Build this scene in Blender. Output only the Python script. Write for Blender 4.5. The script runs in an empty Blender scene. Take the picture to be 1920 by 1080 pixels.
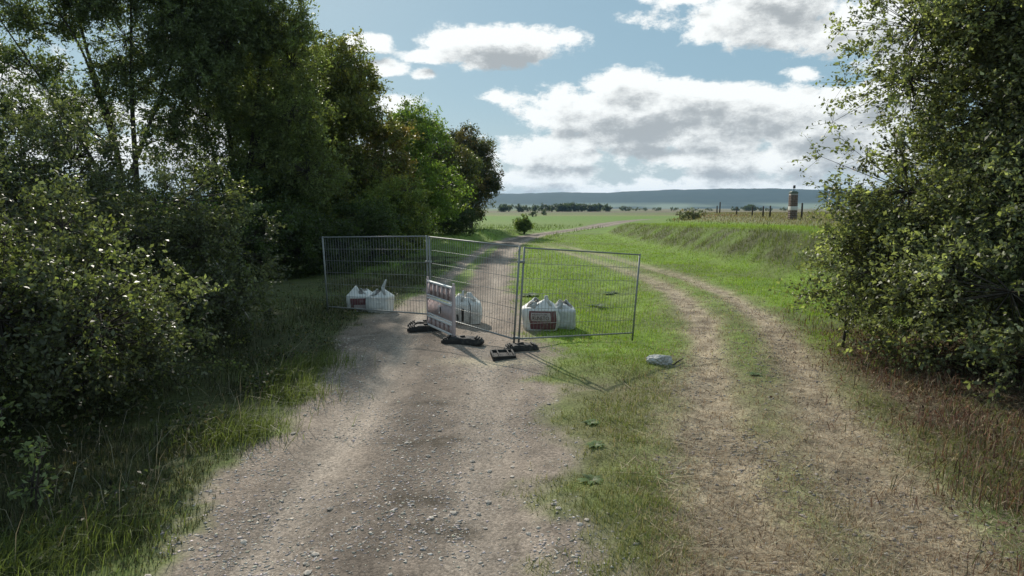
import bpy, math, random
import numpy as np
from mathutils import Vector, Matrix, Euler

sc = bpy.context.scene
COL = sc.collection
R = math.radians
rng = np.random.default_rng(7)
random.seed(7)

# ------------------------------------------------------------------ camera
CAM_H = 2.72
PITCH = math.atan(150 / 1280)
cam_data = bpy.data.cameras.new('camera')
cam_data.sensor_width = 36
cam_data.lens = 24
cam_data.clip_start = 0.05
cam_data.clip_end = 30000
cam = bpy.data.objects.new('camera', cam_data)
COL.objects.link(cam)
cam.location = (0, 0, CAM_H)
cam.rotation_euler = (math.pi / 2 - PITCH, 0, 0)
sc.camera = cam

# ------------------------------------------------------------------ world: sky with cumulus
SUN_EL, SUN_AZ = R(31), R(-21)          # azimuth from +Y towards +X
sun_dir = Vector((math.sin(SUN_AZ) * math.cos(SUN_EL), math.cos(SUN_AZ) * math.cos(SUN_EL), math.sin(SUN_EL)))


def px_azel(u, v):
    dx, dv = (u - 960) / 1280, (540 - v) / 1280
    y = math.cos(PITCH) + dv * math.sin(PITCH)
    z = -math.sin(PITCH) + dv * math.cos(PITCH)
    return math.atan2(dx, y), math.atan2(z, math.hypot(dx, y))


# cumulus heaps: azimuth and elevation (given through the bearing seen in the picture), half width, height above and below, weight
CLOUDS = [
    (930, 90, 165, 42, 32, 1.05), (810, 106, 62, 15, 12, .8), (1075, 78, 42, 26, 14, .75),
    (690, 84, 56, 18, 14, .8), (715, 130, 56, 18, 12, .7), (795, 140, 24, 13, 9, .6),
    (1470, 15, 215, 70, 62, 1.1), (1600, 62, 150, 80, 48, 1.0), (1300, 2, 70, 18, 12, .7), (1700, 110, 120, 50, 40, .9),
    (1175, 168, 88, 36, 46, 1.0), (1270, 205, 350, 50, 58, 1.1), (945, 188, 70, 22, 18, .8), (1080, 225, 160, 34, 36, .9),
    (1530, 195, 190, 38, 40, .85), (1350, 225, 240, 36, 40, .9), (1640, 180, 120, 34, 36, .8),
    (1040, 296, 130, 28, 22, .8), (1290, 300, 300, 40, 34, .8), (1560, 300, 200, 40, 30, .8), (1240, 345, 420, 24, 40, .7),
    (1240, 258, 340, 30, 34, .9), (1520, 250, 200, 44, 44, .9), (1010, 330, 160, 20, 30, .75),
    (1520, 142, 56, 20, 14, .7), (60, 200, 170, 40, 44, .9), (395, 250, 80, 60, 40, .8), (735, 200, 60, 26, 24, .7),
    (250, 290, 220, 36, 34, .9), (650, 300, 240, 24, 40, .7), (-120, 120, 180, 50, 40, .9),
    (2060, 120, 220, 60, 50, .9), (2080, 300, 260, 44, 40, .8),
]

world = bpy.data.worlds.new('World')
sc.world = world
world.use_nodes = True
wt = world.node_tree
wt.nodes.clear()


class NB:
    """small node-tree helper"""
    def __init__(s, tree): s.t = tree

    def n(s, kind, **kw):
        nd = s.t.nodes.new(kind)
        for k, v in kw.items(): setattr(nd, k, v)
        return nd

    def put(s, sock, val):
        if isinstance(val, bpy.types.NodeSocket): s.t.links.new(val, sock)
        else: sock.default_value = val

    def m(s, op, a, b=None, c=None, clamp=False):
        nd = s.n('ShaderNodeMath', operation=op, use_clamp=clamp)
        s.put(nd.inputs[0], a)
        if b is not None: s.put(nd.inputs[1], b)
        if c is not None: s.put(nd.inputs[2], c)
        return nd.outputs[0]

    def ss(s, x, lo, hi, a=0.0, b=1.0):
        nd = s.n('ShaderNodeMapRange', interpolation_type='SMOOTHSTEP')
        s.put(nd.inputs[0], x)
        for i, v in enumerate((lo, hi, a, b)): s.put(nd.inputs[i + 1], v)
        return nd.outputs[0]

    def mix(s, f, a, b, mode='MIX'):
        nd = s.n('ShaderNodeMix', data_type='RGBA', blend_type=mode)
        s.put(nd.inputs[0], f); s.put(nd.inputs[6], a); s.put(nd.inputs[7], b)
        return nd.outputs[2]

    def noise(s, vec, scale, detail=4, rough=.5, dist=0.0):
        nd = s.n('ShaderNodeTexNoise')
        if vec is not None: s.put(nd.inputs['Vector'], vec)
        nd.inputs['Scale'].default_value = scale
        nd.inputs['Detail'].default_value = detail
        nd.inputs['Roughness'].default_value = rough
        nd.inputs['Distortion'].default_value = dist
        return nd.outputs['Fac']

    def xyz(s, x, y, z):
        nd = s.n('ShaderNodeCombineXYZ')
        for i, v in enumerate((x, y, z)): s.put(nd.inputs[i], v)
        return nd.outputs[0]


w = NB(wt)
world.cycles.sampling_method = 'MANUAL'
world.cycles.sample_map_resolution = 512
tc = w.n('ShaderNodeTexCoord')
sep = w.n('ShaderNodeSeparateXYZ')
w.put(sep.inputs[0], tc.outputs['Generated'])
az = w.m('ARCTAN2', sep.outputs[0], sep.outputs[1])
el = w.m('ARCSINE', sep.outputs[2])
pos = w.xyz(az, el, 0.0)


def vmath(op, a, b=None, c=None):
    nd = w.n('ShaderNodeVectorMath', operation=op)
    for i_, v_ in enumerate((a, b, c)):
        if v_ is not None: w.put(nd.inputs[i_], v_)
    return nd.outputs['Value'] if op == 'LENGTH' else nd.outputs[0]


def heaps(p):
    """the heaps of cloud as soft ellipses in azimuth and elevation"""
    best = None
    for (u, v, ru, rt, rb, wgt) in CLOUDS:
        a, e = px_azel(u, v + (rb - rt) / 2)
        ka, ke = 1280 / ru, 1280 / ((rt + rb) / 2 * 1.1)
        ln = vmath('LENGTH', vmath('MULTIPLY_ADD', p, (ka, ke, 0), (-a * ka, -e * ke, 0)))
        f_ = w.m('MULTIPLY_ADD', ln, -wgt, wgt)
        best = f_ if best is None else w.m('SMOOTH_MAX', best, f_, 0.12)
    return best


def puff(p, detail):
    q = vmath('MULTIPLY_ADD', p, (1.0, 1.75, 0), (0, 0, .37))
    return w.m('MULTIPLY', w.m('SUBTRACT', w.noise(q, 12, detail, .64), .5), 2.7)


# elsewhere the same broken cumulus goes on round the whole sky
roam = w.ss(w.noise(vmath('MULTIPLY', pos, (.8, 2.4, 1)), 3.2, 2, .55), .48, .7, -0.5, .9)
out_az = w.ss(w.m('ABSOLUTE', az), .80, .95)
out_el = w.ss(el, .30, .42)
roam = w.m('SUBTRACT', roam, w.m('MULTIPLY', w.m('SUBTRACT', 1.0, w.m('MAXIMUM', out_az, out_el)), 2.0))
b0 = w.m('MAXIMUM', heaps(pos), roam)
f0 = w.m('ADD', b0, puff(pos, 9))
up_ = vmath('ADD', pos, (-.010, .020, 0))
f1 = w.m('ADD', heaps(up_), puff(up_, 6))
alpha = w.ss(f0, .0, .36)
thick = w.ss(f1, .25, 1.0)
alpha = w.m('MULTIPLY', alpha, w.ss(el, -.01, .01))
sky = w.n('ShaderNodeTexSky', sky_type='NISHITA', sun_disc=False)
sky.sun_elevation = SUN_EL
sky.sun_rotation = SUN_AZ
sky.altitude = 200
sky.air_density = 1.0
sky.dust_density = 0.6
sky.ozone_density = 1.6
SKY_STRENGTH = 0.075
sky_col = w.mix(1.0, sky.outputs[0], (0.98, 0.96, 0.82, 1), 'MULTIPLY')
k = 1 / SKY_STRENGTH
sky_col = w.mix(.65, sky_col, (0.33 * k, 0.53 * k, 0.67 * k, 1))
white = (1.04 * k, 1.06 * k, 1.04 * k, 1)
grey = (0.43 * k, 0.46 * k, 0.475 * k, 1)
ccol = w.mix(thick, white, grey)
veil = w.m('MULTIPLY', w.ss(el, .16, -.02), .75)
sky_v = w.mix(veil, sky_col, (0.60 * k, 0.66 * k, 0.67 * k, 1))
final = w.mix(w.m('MULTIPLY', alpha, .97), sky_v, ccol)
bg = w.n('ShaderNodeBackground')
bg.inputs['Strength'].default_value = SKY_STRENGTH
w.put(bg.inputs['Color'], final)
wo = w.n('ShaderNodeOutputWorld')
wt.links.new(bg.outputs[0], wo.inputs[0])

# ------------------------------------------------------------------ sun and exposure
sd = bpy.data.lights.new('sun', 'SUN')
sd.energy = 4.7
sd.angle = R(0.8)
sd.color = (1.0, 0.93, 0.82)
sun = bpy.data.objects.new('sun', sd)
COL.objects.link(sun)
sun.rotation_euler = sun_dir.to_track_quat('Z', 'Y').to_euler()
sun.location = (-20, 50, 40)
sc.view_settings.view_transform = 'Standard'
sc.view_settings.look = 'None'
sc.view_settings.exposure = 0.0
sc.view_settings.gamma = 1.0
sc.view_settings.use_curve_mapping = False
sc.cycles.use_denoising = True
sc.cycles.max_bounces = 4
sc.cycles.transparent_max_bounces = 6
sc.cycles.volume_bounces = 0


# ------------------------------------------------------------------ helpers
def tag(o, label=None, cat=None, group=None, kind=None):
    if label: o['label'] = label
    if cat: o['category'] = cat
    if group: o['group'] = group
    if kind: o['kind'] = kind
    return o


def empty(name, loc=(0, 0, 0), rz=0.0):
    o = bpy.data.objects.new(name, None)
    o.location = loc
    o.rotation_euler = (0, 0, rz)
    o.empty_display_size = .2
    COL.objects.link(o)
    return o


def raw_mesh(name, V, faces, smooth=False, colors=None, floats=None):
    """faces: list of int arrays (n,k)"""
    me = bpy.data.meshes.new(name)
    V = np.asarray(V, dtype=np.float32)
    me.vertices.add(len(V))
    me.vertices.foreach_set('co', V.ravel())
    idx = np.concatenate([np.asarray(f, dtype=np.int32).ravel() for f in faces])
    tot = np.concatenate([np.full(len(f), np.asarray(f).shape[1], dtype=np.int32) for f in faces])
    start = np.concatenate([[0], np.cumsum(tot)[:-1]]).astype(np.int32)
    me.loops.add(len(idx))
    me.loops.foreach_set('vertex_index', idx)
    me.polygons.add(len(tot))
    me.polygons.foreach_set('loop_start', start)
    me.polygons.foreach_set('loop_total', tot)
    if smooth: me.polygons.foreach_set('use_smooth', np.ones(len(tot), dtype=bool))
    if colors is not None:
        at = me.attributes.new('Col', 'FLOAT_COLOR', 'POINT')
        c = np.ones((len(V), 4), dtype=np.float32)
        c[:, :3] = colors
        at.data.foreach_set('color', c.ravel())
    for k_, arr in (floats or {}).items():
        at = me.attributes.new(k_, 'FLOAT', 'POINT')
        at.data.foreach_set('value', np.asarray(arr, dtype=np.float32))
    me.update(calc_edges=True)
    me.validate()
    return me


def link(name, me, mat=None, parent=None, loc=None):
    o = bpy.data.objects.new(name, me)
    if mat is not None and not me.materials: me.materials.append(mat)
    if parent is not None: o.parent = parent
    if loc is not None: o.location = loc
    COL.objects.link(o)
    return o


class MB:
    """collects shapes into one mesh"""
    def __init__(s): s.V, s.F, s.nv = [], {}, 0

    def add(s, V, *faces):
        V = np.asarray(V, dtype=float).reshape(-1, 3)
        for f in faces:
            f = np.asarray(f, dtype=int)
            if len(f): s.F.setdefault(f.shape[1], []).append(f + s.nv)
        s.V.append(V); s.nv += len(V)

    def box(s, c, size, rot=None, taper=1.0):
        hx, hy, hz = [q / 2 for q in size]
        v = np.array([[-hx, -hy, -hz], [hx, -hy, -hz], [hx, hy, -hz], [-hx, hy, -hz],
                      [-hx * taper, -hy * taper, hz], [hx * taper, -hy * taper, hz], [hx * taper, hy * taper, hz], [-hx * taper, hy * taper, hz]])
        if rot is not None: v = v @ np.array(rot).T
        s.add(v + np.array(c), [[0, 3, 2, 1], [4, 5, 6, 7], [0, 1, 5, 4], [1, 2, 6, 5], [2, 3, 7, 6], [3, 0, 4, 7]])

    def tube(s, P, r, sides=8, cap=True):
        P = np.asarray(P, dtype=float)
        n = len(P)
        r = np.broadcast_to(np.asarray(r, dtype=float), (n,))
        T = np.gradient(P, axis=0)
        T /= np.linalg.norm(T, axis=1)[:, None] + 1e-9
        ref = np.array([0, 0, 1.0]) if abs(T[0][2]) < .9 else np.array([1.0, 0, 0])
        A = np.cross(T, ref); A /= np.linalg.norm(A, axis=1)[:, None] + 1e-9
        B = np.cross(T, A)
        th = np.arange(sides) / sides * 2 * math.pi
        ring = np.cos(th)[None, :, None] * A[:, None, :] + np.sin(th)[None, :, None] * B[:, None, :]
        V = P[:, None, :] + ring * r[:, None, None]
        i = np.arange(n - 1)[:, None] * sides
        j = np.arange(sides)[None, :]
        jn = (j + 1) % sides
        q = np.stack([i + j, i + jn, i + sides + jn, i + sides + j], -1).reshape(-1, 4)
        fs = [q]
        if cap:
            fs.append([list(range(sides))[::-1]])
            fs.append([[(n - 1) * sides + k_ for k_ in range(sides)]])
        s.add(V.reshape(-1, 3), *fs)

    def mesh(s, name, smooth=False, colors=None):
        return raw_mesh(name, np.concatenate(s.V), [np.concatenate(f) for f in s.F.values()], smooth, colors)

    def build(s, name, mat, parent=None, smooth=False, loc=None):
        return link(name, s.mesh(name, smooth), mat, parent, loc)


def bevel(o, width=.01, seg=2):
    md = o.modifiers.new('bevel', 'BEVEL')
    md.width = width; md.segments = seg; md.limit_method = 'ANGLE'; md.angle_limit = R(40)
    return o


def hash2(ix, iy, seed):
    h = (ix.astype(np.int64) * 374761393 + iy.astype(np.int64) * 668265263 + seed * 974711) & 0xffffffff
    h = ((h ^ (h >> 13)) * 1274126177) & 0xffffffff
    h = (h ^ (h >> 16)) & 0xffffffff
    return h / 4294967295.0


def vnoise(x, y, seed=0):
    x, y = np.asarray(x, float), np.asarray(y, float)
    ix, iy = np.floor(x), np.floor(y)
    fx, fy = x - ix, y - iy
    fx, fy = fx * fx * (3 - 2 * fx), fy * fy * (3 - 2 * fy)
    a, b = hash2(ix, iy, seed), hash2(ix + 1, iy, seed)
    c, d = hash2(ix, iy + 1, seed), hash2(ix + 1, iy + 1, seed)
    return (a * (1 - fx) + b * fx) * (1 - fy) + (c * (1 - fx) + d * fx) * fy


def fbm(x, y, scale, octaves=4, seed=0, gain=.5):
    v, a, t = 0, 1.0, 0
    for o_ in range(octaves):
        v = v + a * vnoise(x * scale, y * scale, seed + o_ * 17)
        t += a; a *= gain; scale *= 2.03
    return v / t


def sst(x, lo, hi):
    t = np.clip((x - lo) / (hi - lo), 0, 1)
    return t * t * (3 - 2 * t)


# ------------------------------------------------------------------ terrain shape and zones
RY = [-60, 2, 4.8, 8, 11, 12.6, 14, 17, 22, 32, 50, 60, 70, 80, 90, 102, 118, 150, 200]
RL = [-2.6, -2.8, -2.9, -3.1, -3.2, -3.5, -3.8, -3.5, -3.0, -2.9, -2.2, -1.0, 1.2, 4.3, 7.6, 10.6, 14.2, 24, 45]
RR = [.8, .75, .75, .8, .75, .95, .75, .4, .15, .12, .9, 2.0, 3.9, 6.9, 10.3, 14.6, 18.6, 28, 49]
DY = [-60, 2, 4.8, 8, 11.3, 14, 16.7, 22, 27, 39, 52, 60]
DX = [2.2, 2.3, 2.6, 3.2, 4.1, 4.85, 5.5, 6.1, 6.1, 4.7, 2.6, 1.6]
FY = [-60, 0, 24, 35, 50, 70, 90, 110, 150, 400]
FX = [14, 12.5, 10.4, 9.6, 9.0, 8.8, 13, 18.5, 30, 120]


def zones(x, y):
    e = (fbm(x, y, 1.1, 4, 3) - .5) * .8 + (fbm(x, y, 5.0, 2, 9) - .5) * .35
    rl, rr = np.interp(y, RY, RL), np.interp(y, RY, RR)
    din = np.minimum(x - rl, rr - x)                  # inside distance of the gravel
    grav = sst(din + e * np.where(x > -1, 1.7, 1.0), np.where(x > -1, -.35, -.15), np.where(x > -1, .5, .3)) * (1 - sst(y, 150, 190))
    # grassy middle strip beyond the fence
    mid = rl + (rr - rl) * .33
    strip = sst(.42 - np.abs(x - mid) + e * .5, -.05, .3) * sst(y, 17, 21) * (1 - sst(y, 44, 54))
    grav = grav * (1 - strip * .85)
    dc = np.interp(y, DY, DX)
    a = np.abs(x - dc)
    on = 1 - sst(y, 46, 56)
    track = sst(1.75 - a + e * 1.3, -.1, .7) * on
    rut = (np.exp(-((a - .78) / .42) ** 2)) * on
    return grav, track, rut, din, e


def height(x, y):
    x, y = np.asarray(x, float), np.asarray(y, float)
    grav, track, rut, din, e = zones(x, y)
    xf = np.interp(y, FY, FX)
    near = np.interp(y, [0, 33, 49, 70, 100, 140, 260], [1.75, 1.72, 1.45, 1.12, .8, .7, 0])
    far = np.interp(y, [0, 130, 220, 420], [1.78, 1.78, 1.2, 0])
    t = sst(x - xf, 5, 14)
    hp = near * (1 - t) + far * t
    s = np.clip((x - xf) / 3.3, 0, 1)
    s = s * s * (3 - 2 * s)
    wob = (fbm(x, y, .35, 3, 21) - .5)
    h = hp * s + wob * .5 * s * (1 - s) * 2
    h = h - .27 * np.exp(-((x - 3.0) / 1.25) ** 2) * sst(y, 11.2, 14.5) * (1 - sst(y, 22, 36))
    nearf = 1 - sst(y, 40, 120)
    rough = (fbm(x, y, 1.3, 3, 5) - .5) * .10 + (fbm(x, y, 6, 2, 6) - .5) * .035
    h = h + rough * (1 - grav * .8) * (1 - track * .35) * nearf
    h = h - rut * .06 * track
    # worn wheel lines and crown of the gravel
    mid = (np.interp(y, RY, RL) + np.interp(y, RY, RR)) / 2
    h = h - .05 * grav * np.exp(-((np.abs(x - mid) - .85) / .35) ** 2) + .03 * grav * (fbm(x, y, 2.2, 3, 88) - .5)
    # left verge rises a little under the thicket, low bank along the far left of the road
    h = h + .16 * sst(-x, 3.6, 6.5) * (1 - sst(y, 18, 30))
    h = h + .55 * sst(-(x - np.interp(y, RY, RL)), .3, 2.2) * sst(y, 42, 52) * (1 - sst(y, 72, 84))
    return h


def H1(x, y): return float(height(np.array([x]), np.array([y]))[0])


def ground_color(x, y):
    grav, track, rut, din, e = zones(x, y)
    n1, n2, n3 = fbm(x, y, .25, 3, 31), fbm(x, y, 1.2, 4, 32), fbm(x, y, 5, 3, 33)

    def c(*t): return np.array(t)[None, :]
    def mixc(a, b, f): return a * (1 - f[:, None]) + b * f[:, None]
    green = mixc(np.repeat(c(.115, .185, .028), len(x), 0), np.repeat(c(.19, .28, .042), len(x), 0), np.clip(n2 * 1.6 - .3, 0, 1))
    green = mixc(green, np.repeat(c(.10, .105, .045), len(x), 0), np.clip((n1 - .45) * 2.2, 0, .55))
    # far fields: broad strips of green, straw and brown
    fy = sst(y, 60, 120)
    band = fbm(x * .15, y, .02, 3, 41)
    far = mixc(np.repeat(c(.12, .21, .035), len(x), 0), np.repeat(c(.17, .20, .06), len(x), 0), np.clip((band - .4) * 4, 0, 1))
    brown = sst(y, 250, 330) * (.55 + .45 * sst(band, .4, .6))
    far = mixc(far, np.repeat(c(.15, .125, .08), len(x), 0), np.clip(brown, 0, 1))
    far = mixc(far, np.repeat(c(.14, .17, .08), len(x), 0), sst(y, 500, 900))
    col = mixc(green, far, fy)
    # dry plateau behind the bank crest
    xf = np.interp(y, FY, FX)
    dry = sst(x - xf + (n2 - .5) * 3, 8.5, 11) * sst(y, 30, 40)
    col = mixc(col, np.repeat(c(.185, .155, .095), len(x), 0), dry * (.55 + .4 * n2))
    # scrubby olive face of the bank
    s = np.clip((x - xf) / 3.3, 0, 1)
    face = sst(s, .18, .4) * (1 - sst(s, .8, 1.0)) * (1 - sst(y, 60, 85)) * np.clip(n2 * 2.2 - .35, 0, 1)
    col = mixc(col, np.repeat(c(.085, .082, .046), len(x), 0), face * .9)
    # near grass right of the gravel is thinner and olive
    thin = (1 - sst(y, 10, 13.5)) * sst(x, 0, 1)
    col = mixc(col, np.repeat(c(.155, .14, .075), len(x), 0), thin * np.clip(.25 + n2 * .8, 0, 1))
    # left verge: its shade painted in as a darker ground colour
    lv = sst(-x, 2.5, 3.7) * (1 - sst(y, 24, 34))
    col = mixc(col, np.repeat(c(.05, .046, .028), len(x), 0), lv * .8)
    # leaf litter soil below the shrub on the other side
    rb = np.exp(-(((x - 9.0) / 3.4) ** 2 + ((y - 10.8) / 4.2) ** 2) * 1.1) + .75 * sst(x - np.interp(y, DY, DX), 1.3, 2.4) * (1 - sst(y, 12, 17))
    col = mixc(col, np.repeat(c(.095, .066, .045), len(x), 0), np.clip(rb * 1.2, 0, .9))
    # dirt track: straw and trodden earth
    straw = mixc(np.repeat(c(.43, .352, .245), len(x), 0), np.repeat(c(.17, .135, .095), len(x), 0), np.clip(n3 * 1.5 - .35 + (n2 - .5), 0, 1))
    tk = track * np.clip(.06 + .30 * (1 - sst(y, 7, 11)) + rut * 1.1 + (n2 - .5) * .9, 0, 1) * (.62 + .38 * (1 - sst(y, 20, 34)))
    col = mixc(col, straw, np.clip(tk, 0, 1))
    # gravel
    gr = mixc(np.repeat(c(.185, .146, .116), len(x), 0), np.repeat(c(.265, .213, .170), len(x), 0), np.clip(n2 * 1.5 - .25, 0, 1))
    gr = mixc(gr, np.repeat(c(.105, .084, .067), len(x), 0), np.clip((n3 - .55) * 3.0 + (n1 - .5), 0, .6))
    mid = (np.interp(y, RY, RL) + np.interp(y, RY, RR)) / 2
    pale = np.exp(-((np.abs(x - mid) - .85) / .35) ** 2) * .65
    gr = mixc(gr, np.repeat(c(.335, .278, .225), len(x), 0), pale)
    lng = fbm(x * 4.5, y * .35, 1.0, 3, 83)
    gr = gr * (.62 + .76 * lng)[:, None]
    gr = mixc(gr, np.repeat(c(.11, .088, .07), len(x), 0), np.exp(-((x - mid + .05 + .12 * np.sin(y * .6)) / .32) ** 2) * np.clip(n2 * 2 - .45, 0, .75))
    sand = np.exp(-(((x + .25) / .8) ** 2 + ((y - 12.0) / .3) ** 2)) * np.clip(n2 * 2 - .2, 0, 1)
    gr = mixc(gr, np.repeat(c(.55, .47, .31), len(x), 0), np.clip(sand, 0, 1))
    for (sx, sy, sr) in ((-1.0, 7.7, .22), (-.72, 7.9, .13), (-.62, 5.55, .26), (-.95, 6.1, .25), (-1.15, 9.3, .2)):
        gr = mixc(gr, np.repeat(c(.07, .056, .04), len(x), 0), np.clip(1.5 * np.exp(-(((x - sx) / (sr * 1.3)) ** 2 + ((y - sy) / (sr * .6)) ** 2)), 0, 1) * np.clip(n3 * 2.4 - .35, 0, .9))
    col = mixc(col, gr, grav)
    return col, grav, track


# ------------------------------------------------------------------ materials
def mat_new(name):
    m_ = bpy.data.materials.new(name)
    m_.use_nodes = True
    m_.node_tree.nodes.clear()
    b = NB(m_.node_tree)
    out = b.n('ShaderNodeOutputMaterial')
    return m_, b, out


def principled(b, col, rough=.6, spec=.3, metal=0.0, normal=None):
    p = b.n('ShaderNodeBsdfPrincipled')
    b.put(p.inputs['Base Color'], col)
    b.put(p.inputs['Roughness'], rough)
    p.inputs['Specular IOR Level'].default_value = spec
    p.inputs['Metallic'].default_value = metal
    if normal is not None: b.put(p.inputs['Normal'], normal)
    return p.outputs[0]


def mat_plain(name, col, rough=.6, var=.25, scale=8.0, metal=0.0, bump=0.0, spec=.3, dirt=None):
    m_, b, out = mat_new(name)
    tcn = b.n('ShaderNodeTexCoord')
    nz = b.noise(tcn.outputs['Object'], scale, 5, .6)
    lo = tuple(c_ * (1 - var) for c_ in col) + (1,)
    hi = tuple(min(1, c_ * (1 + var)) for c_ in col) + (1,)
    c_ = b.mix(nz, lo, hi)
    if dirt:
        c_ = b.mix(b.ss(b.noise(tcn.outputs['Object'], scale * .6, 6, .7), .52, .72), c_, tuple(dirt) + (1,))
    nrm = None
    if bump:
        bp = b.n('ShaderNodeBump')
        bp.inputs['Strength'].default_value = bump
        bp.inputs['Distance'].default_value = .02
        b.put(bp.inputs['Height'], b.noise(tcn.outputs['Object'], scale * 5, 5, .65))
        nrm = bp.outputs[0]
    m_.node_tree.links.new(principled(b, c_, rough, spec, metal, nrm), out.inputs[0])
    return m_


def mat_attr(name, rough=.7, transl=0.0, spec=.25, tmul=(1.5, 1.7, .7), noise_amt=0.0, bump=0.0, gain=1.0):
    """colour from the per-blade / per-leaf / per-stone attribute"""
    m_, b, out = mat_new(name)
    at = b.n('ShaderNodeAttribute', attribute_name='Col')
    c_ = at.outputs['Color']
    if gain != 1.0: c_ = b.mix(1.0, c_, (gain, gain, gain, 1), 'MULTIPLY')
    if noise_amt:
        tcn = b.n('ShaderNodeTexCoord')
        nz = b.noise(tcn.outputs['Object'], 60, 3, .6)
        c_ = b.mix(noise_amt, c_, b.mix(nz, (.45, .45, .45, 1), (1.55, 1.55, 1.55, 1)), 'MULTIPLY')
    sh = principled(b, c_, rough, spec)
    if transl:
        tr = b.n('ShaderNodeBsdfTranslucent')
        b.put(tr.inputs['Color'], b.mix(1.0, c_, tmul + (1,), 'MULTIPLY'))
        mx = b.n('ShaderNodeMixShader')
        mx.inputs[0].default_value = transl
        m_.node_tree.links.new(sh, mx.inputs[1])
        m_.node_tree.links.new(tr.outputs[0], mx.inputs[2])
        sh = mx.outputs[0]
    m_.node_tree.links.new(sh, out.inputs[0])
    return m_


def mat_terrain():
    m_, b, out = mat_new('terrain')
    at = b.n('ShaderNodeAttribute', attribute_name='Col')
    ga = b.n('ShaderNodeAttribute', attribute_name='gravel').outputs['Fac']
    tcn = b.n('ShaderNodeTexCoord')
    P = tcn.outputs['Object']
    vo = b.n('ShaderNodeTexVoronoi', feature='F1')
    b.put(vo.inputs['Vector'], P); vo.inputs['Scale'].default_value = 38
    vo2 = b.n('ShaderNodeTexVoronoi', feature='F1')
    b.put(vo2.inputs['Vector'], P); vo2.inputs['Scale'].default_value = 85
    sp = b.n('ShaderNodeSeparateColor'); b.put(sp.inputs[0], vo.outputs['Color'])
    sp2 = b.n('ShaderNodeSeparateColor'); b.put(sp2.inputs[0], vo2.outputs['Color'])
    stones = b.m('MULTIPLY', b.ss(sp.outputs[0], 0, 1, .78, 1.25), b.ss(sp2.outputs[1], 0, 1, .78, 1.24))
    fine = b.noise(P, 28, 6, .7)
    coarse = b.noise(P, 3.0, 5, .6)
    earth = b.m('MULTIPLY', b.ss(fine, .25, .75, .5, 1.5), b.ss(coarse, .3, .7, .8, 1.2))
    f = b.m('ADD', b.m('MULTIPLY', stones, ga), b.m('MULTIPLY', earth, b.m('SUBTRACT', 1.0, ga)))
    cc = b.n('ShaderNodeCombineColor')
    for i in range(3): b.put(cc.inputs[i], f)
    c_ = b.mix(1.0, at.outputs['Color'], cc.outputs[0], 'MULTIPLY')
    bp = b.n('ShaderNodeBump')
    bp.inputs['Strength'].default_value = .45
    bp.inputs['Distance'].default_value = .006
    hh = b.m('ADD', b.m('MULTIPLY', vo.outputs['Distance'], -1.2), b.m('MULTIPLY', fine, 1.6))
    b.put(bp.inputs['Height'], hh)
    m_.node_tree.links.new(principled(b, c_, .9, .12, 0, bp.outputs[0]), out.inputs[0])
    return m_


M = dict(
    terrain=mat_terrain(),
    stone=mat_attr('gravel stone', .85, 0, .2, noise_amt=.5),
    grass=mat_attr('grass blade', .55, .42, .25, (1.3, 1.4, .7)),
    litter=mat_attr('dry leaf', .8, .2, .15, (1.3, 1.0, .7)),
    leaf=mat_attr('foliage', .46, .46, .42, (1.35, 1.5, .62), gain=1.35),
    bark=mat_plain('bark', (.055, .046, .036), .9, .45, 14, bump=.6),
    zinc=mat_plain('galvanised steel', (.27, .28, .27), .6, .18, 10, metal=.45),
    bag=mat_plain('woven white bag', (.66, .66, .63), .6, .2, 2.4, bump=1.0, dirt=(.38, .36, .31)),
    bag_grey=mat_plain('weathered bag', (.56, .57, .56), .6, .14, 2.4, bump=1.0, dirt=(.36, .35, .31)),
    red=mat_plain('faded dark red print', (.16, .065, .07), .65, .3, 9, dirt=(.25, .19, .18)),
    pale=mat_plain('pale print', (.42, .36, .35), .6, .15, 9),
    dark_print=mat_plain('dark lettering', (.055, .03, .032), .6, .2, 9),
    black=mat_plain('black strap', (.03, .03, .03), .6, .3, 9),
    rubber=mat_plain('recycled black plastic', (.028, .027, .026), .68, .35, 14, bump=.5, dirt=(.11, .098, .08)),
    wood=mat_plain('weathered wood', (.05, .042, .034), .9, .4, 20, bump=.5),
    brick=mat_plain('weathered brick', (.155, .115, .095), .85, .35, 12, bump=.4),
    mortar=mat_plain('pale mortar', (.36, .33, .29), .9, .2, 12, bump=.3),
    render_w=mat_plain('pale render', (.58, .57, .53), .85, .15, 12),
    lead=mat_plain('green grey cover', (.10, .13, .10), .6, .25, 12),
    plastic=mat_plain('faded pinkish plastic', (.58, .47, .46), .5, .08, 6, dirt=(.45, .36, .34)),
    plastic_w=mat_plain('white plastic', (.80, .78, .76), .45, .06, 6),
    plastic_r=mat_plain('faded red plastic', (.36, .245, .23), .55, .15, 8),
    rubble=mat_plain('grey rubble fill', (.25, .24, .22), .9, .45, 22, bump=.8),
    concrete=mat_plain('pale grey rock', (.52, .51, .48), .9, .3, 9, bump=1.0, dirt=(.27, .26, .23)),
    hill=None,
)


# ------------------------------------------------------------------ ground, gravel track, dirt track (one terrain, cut along its zones)
def lines(lo, hi, d0, centre_lo, centre_hi, growth):
    mid = list(np.arange(centre_lo, centre_hi, d0))
    up, d = [centre_hi], d0
    while up[-1] < hi:
        d *= growth; up.append(up[-1] + d)
    dn, d = [centre_lo], d0
    while dn[-1] > lo:
        d *= growth; dn.append(dn[-1] - d)
    return np.array(dn[::-1][:-1] + mid + up)


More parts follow.
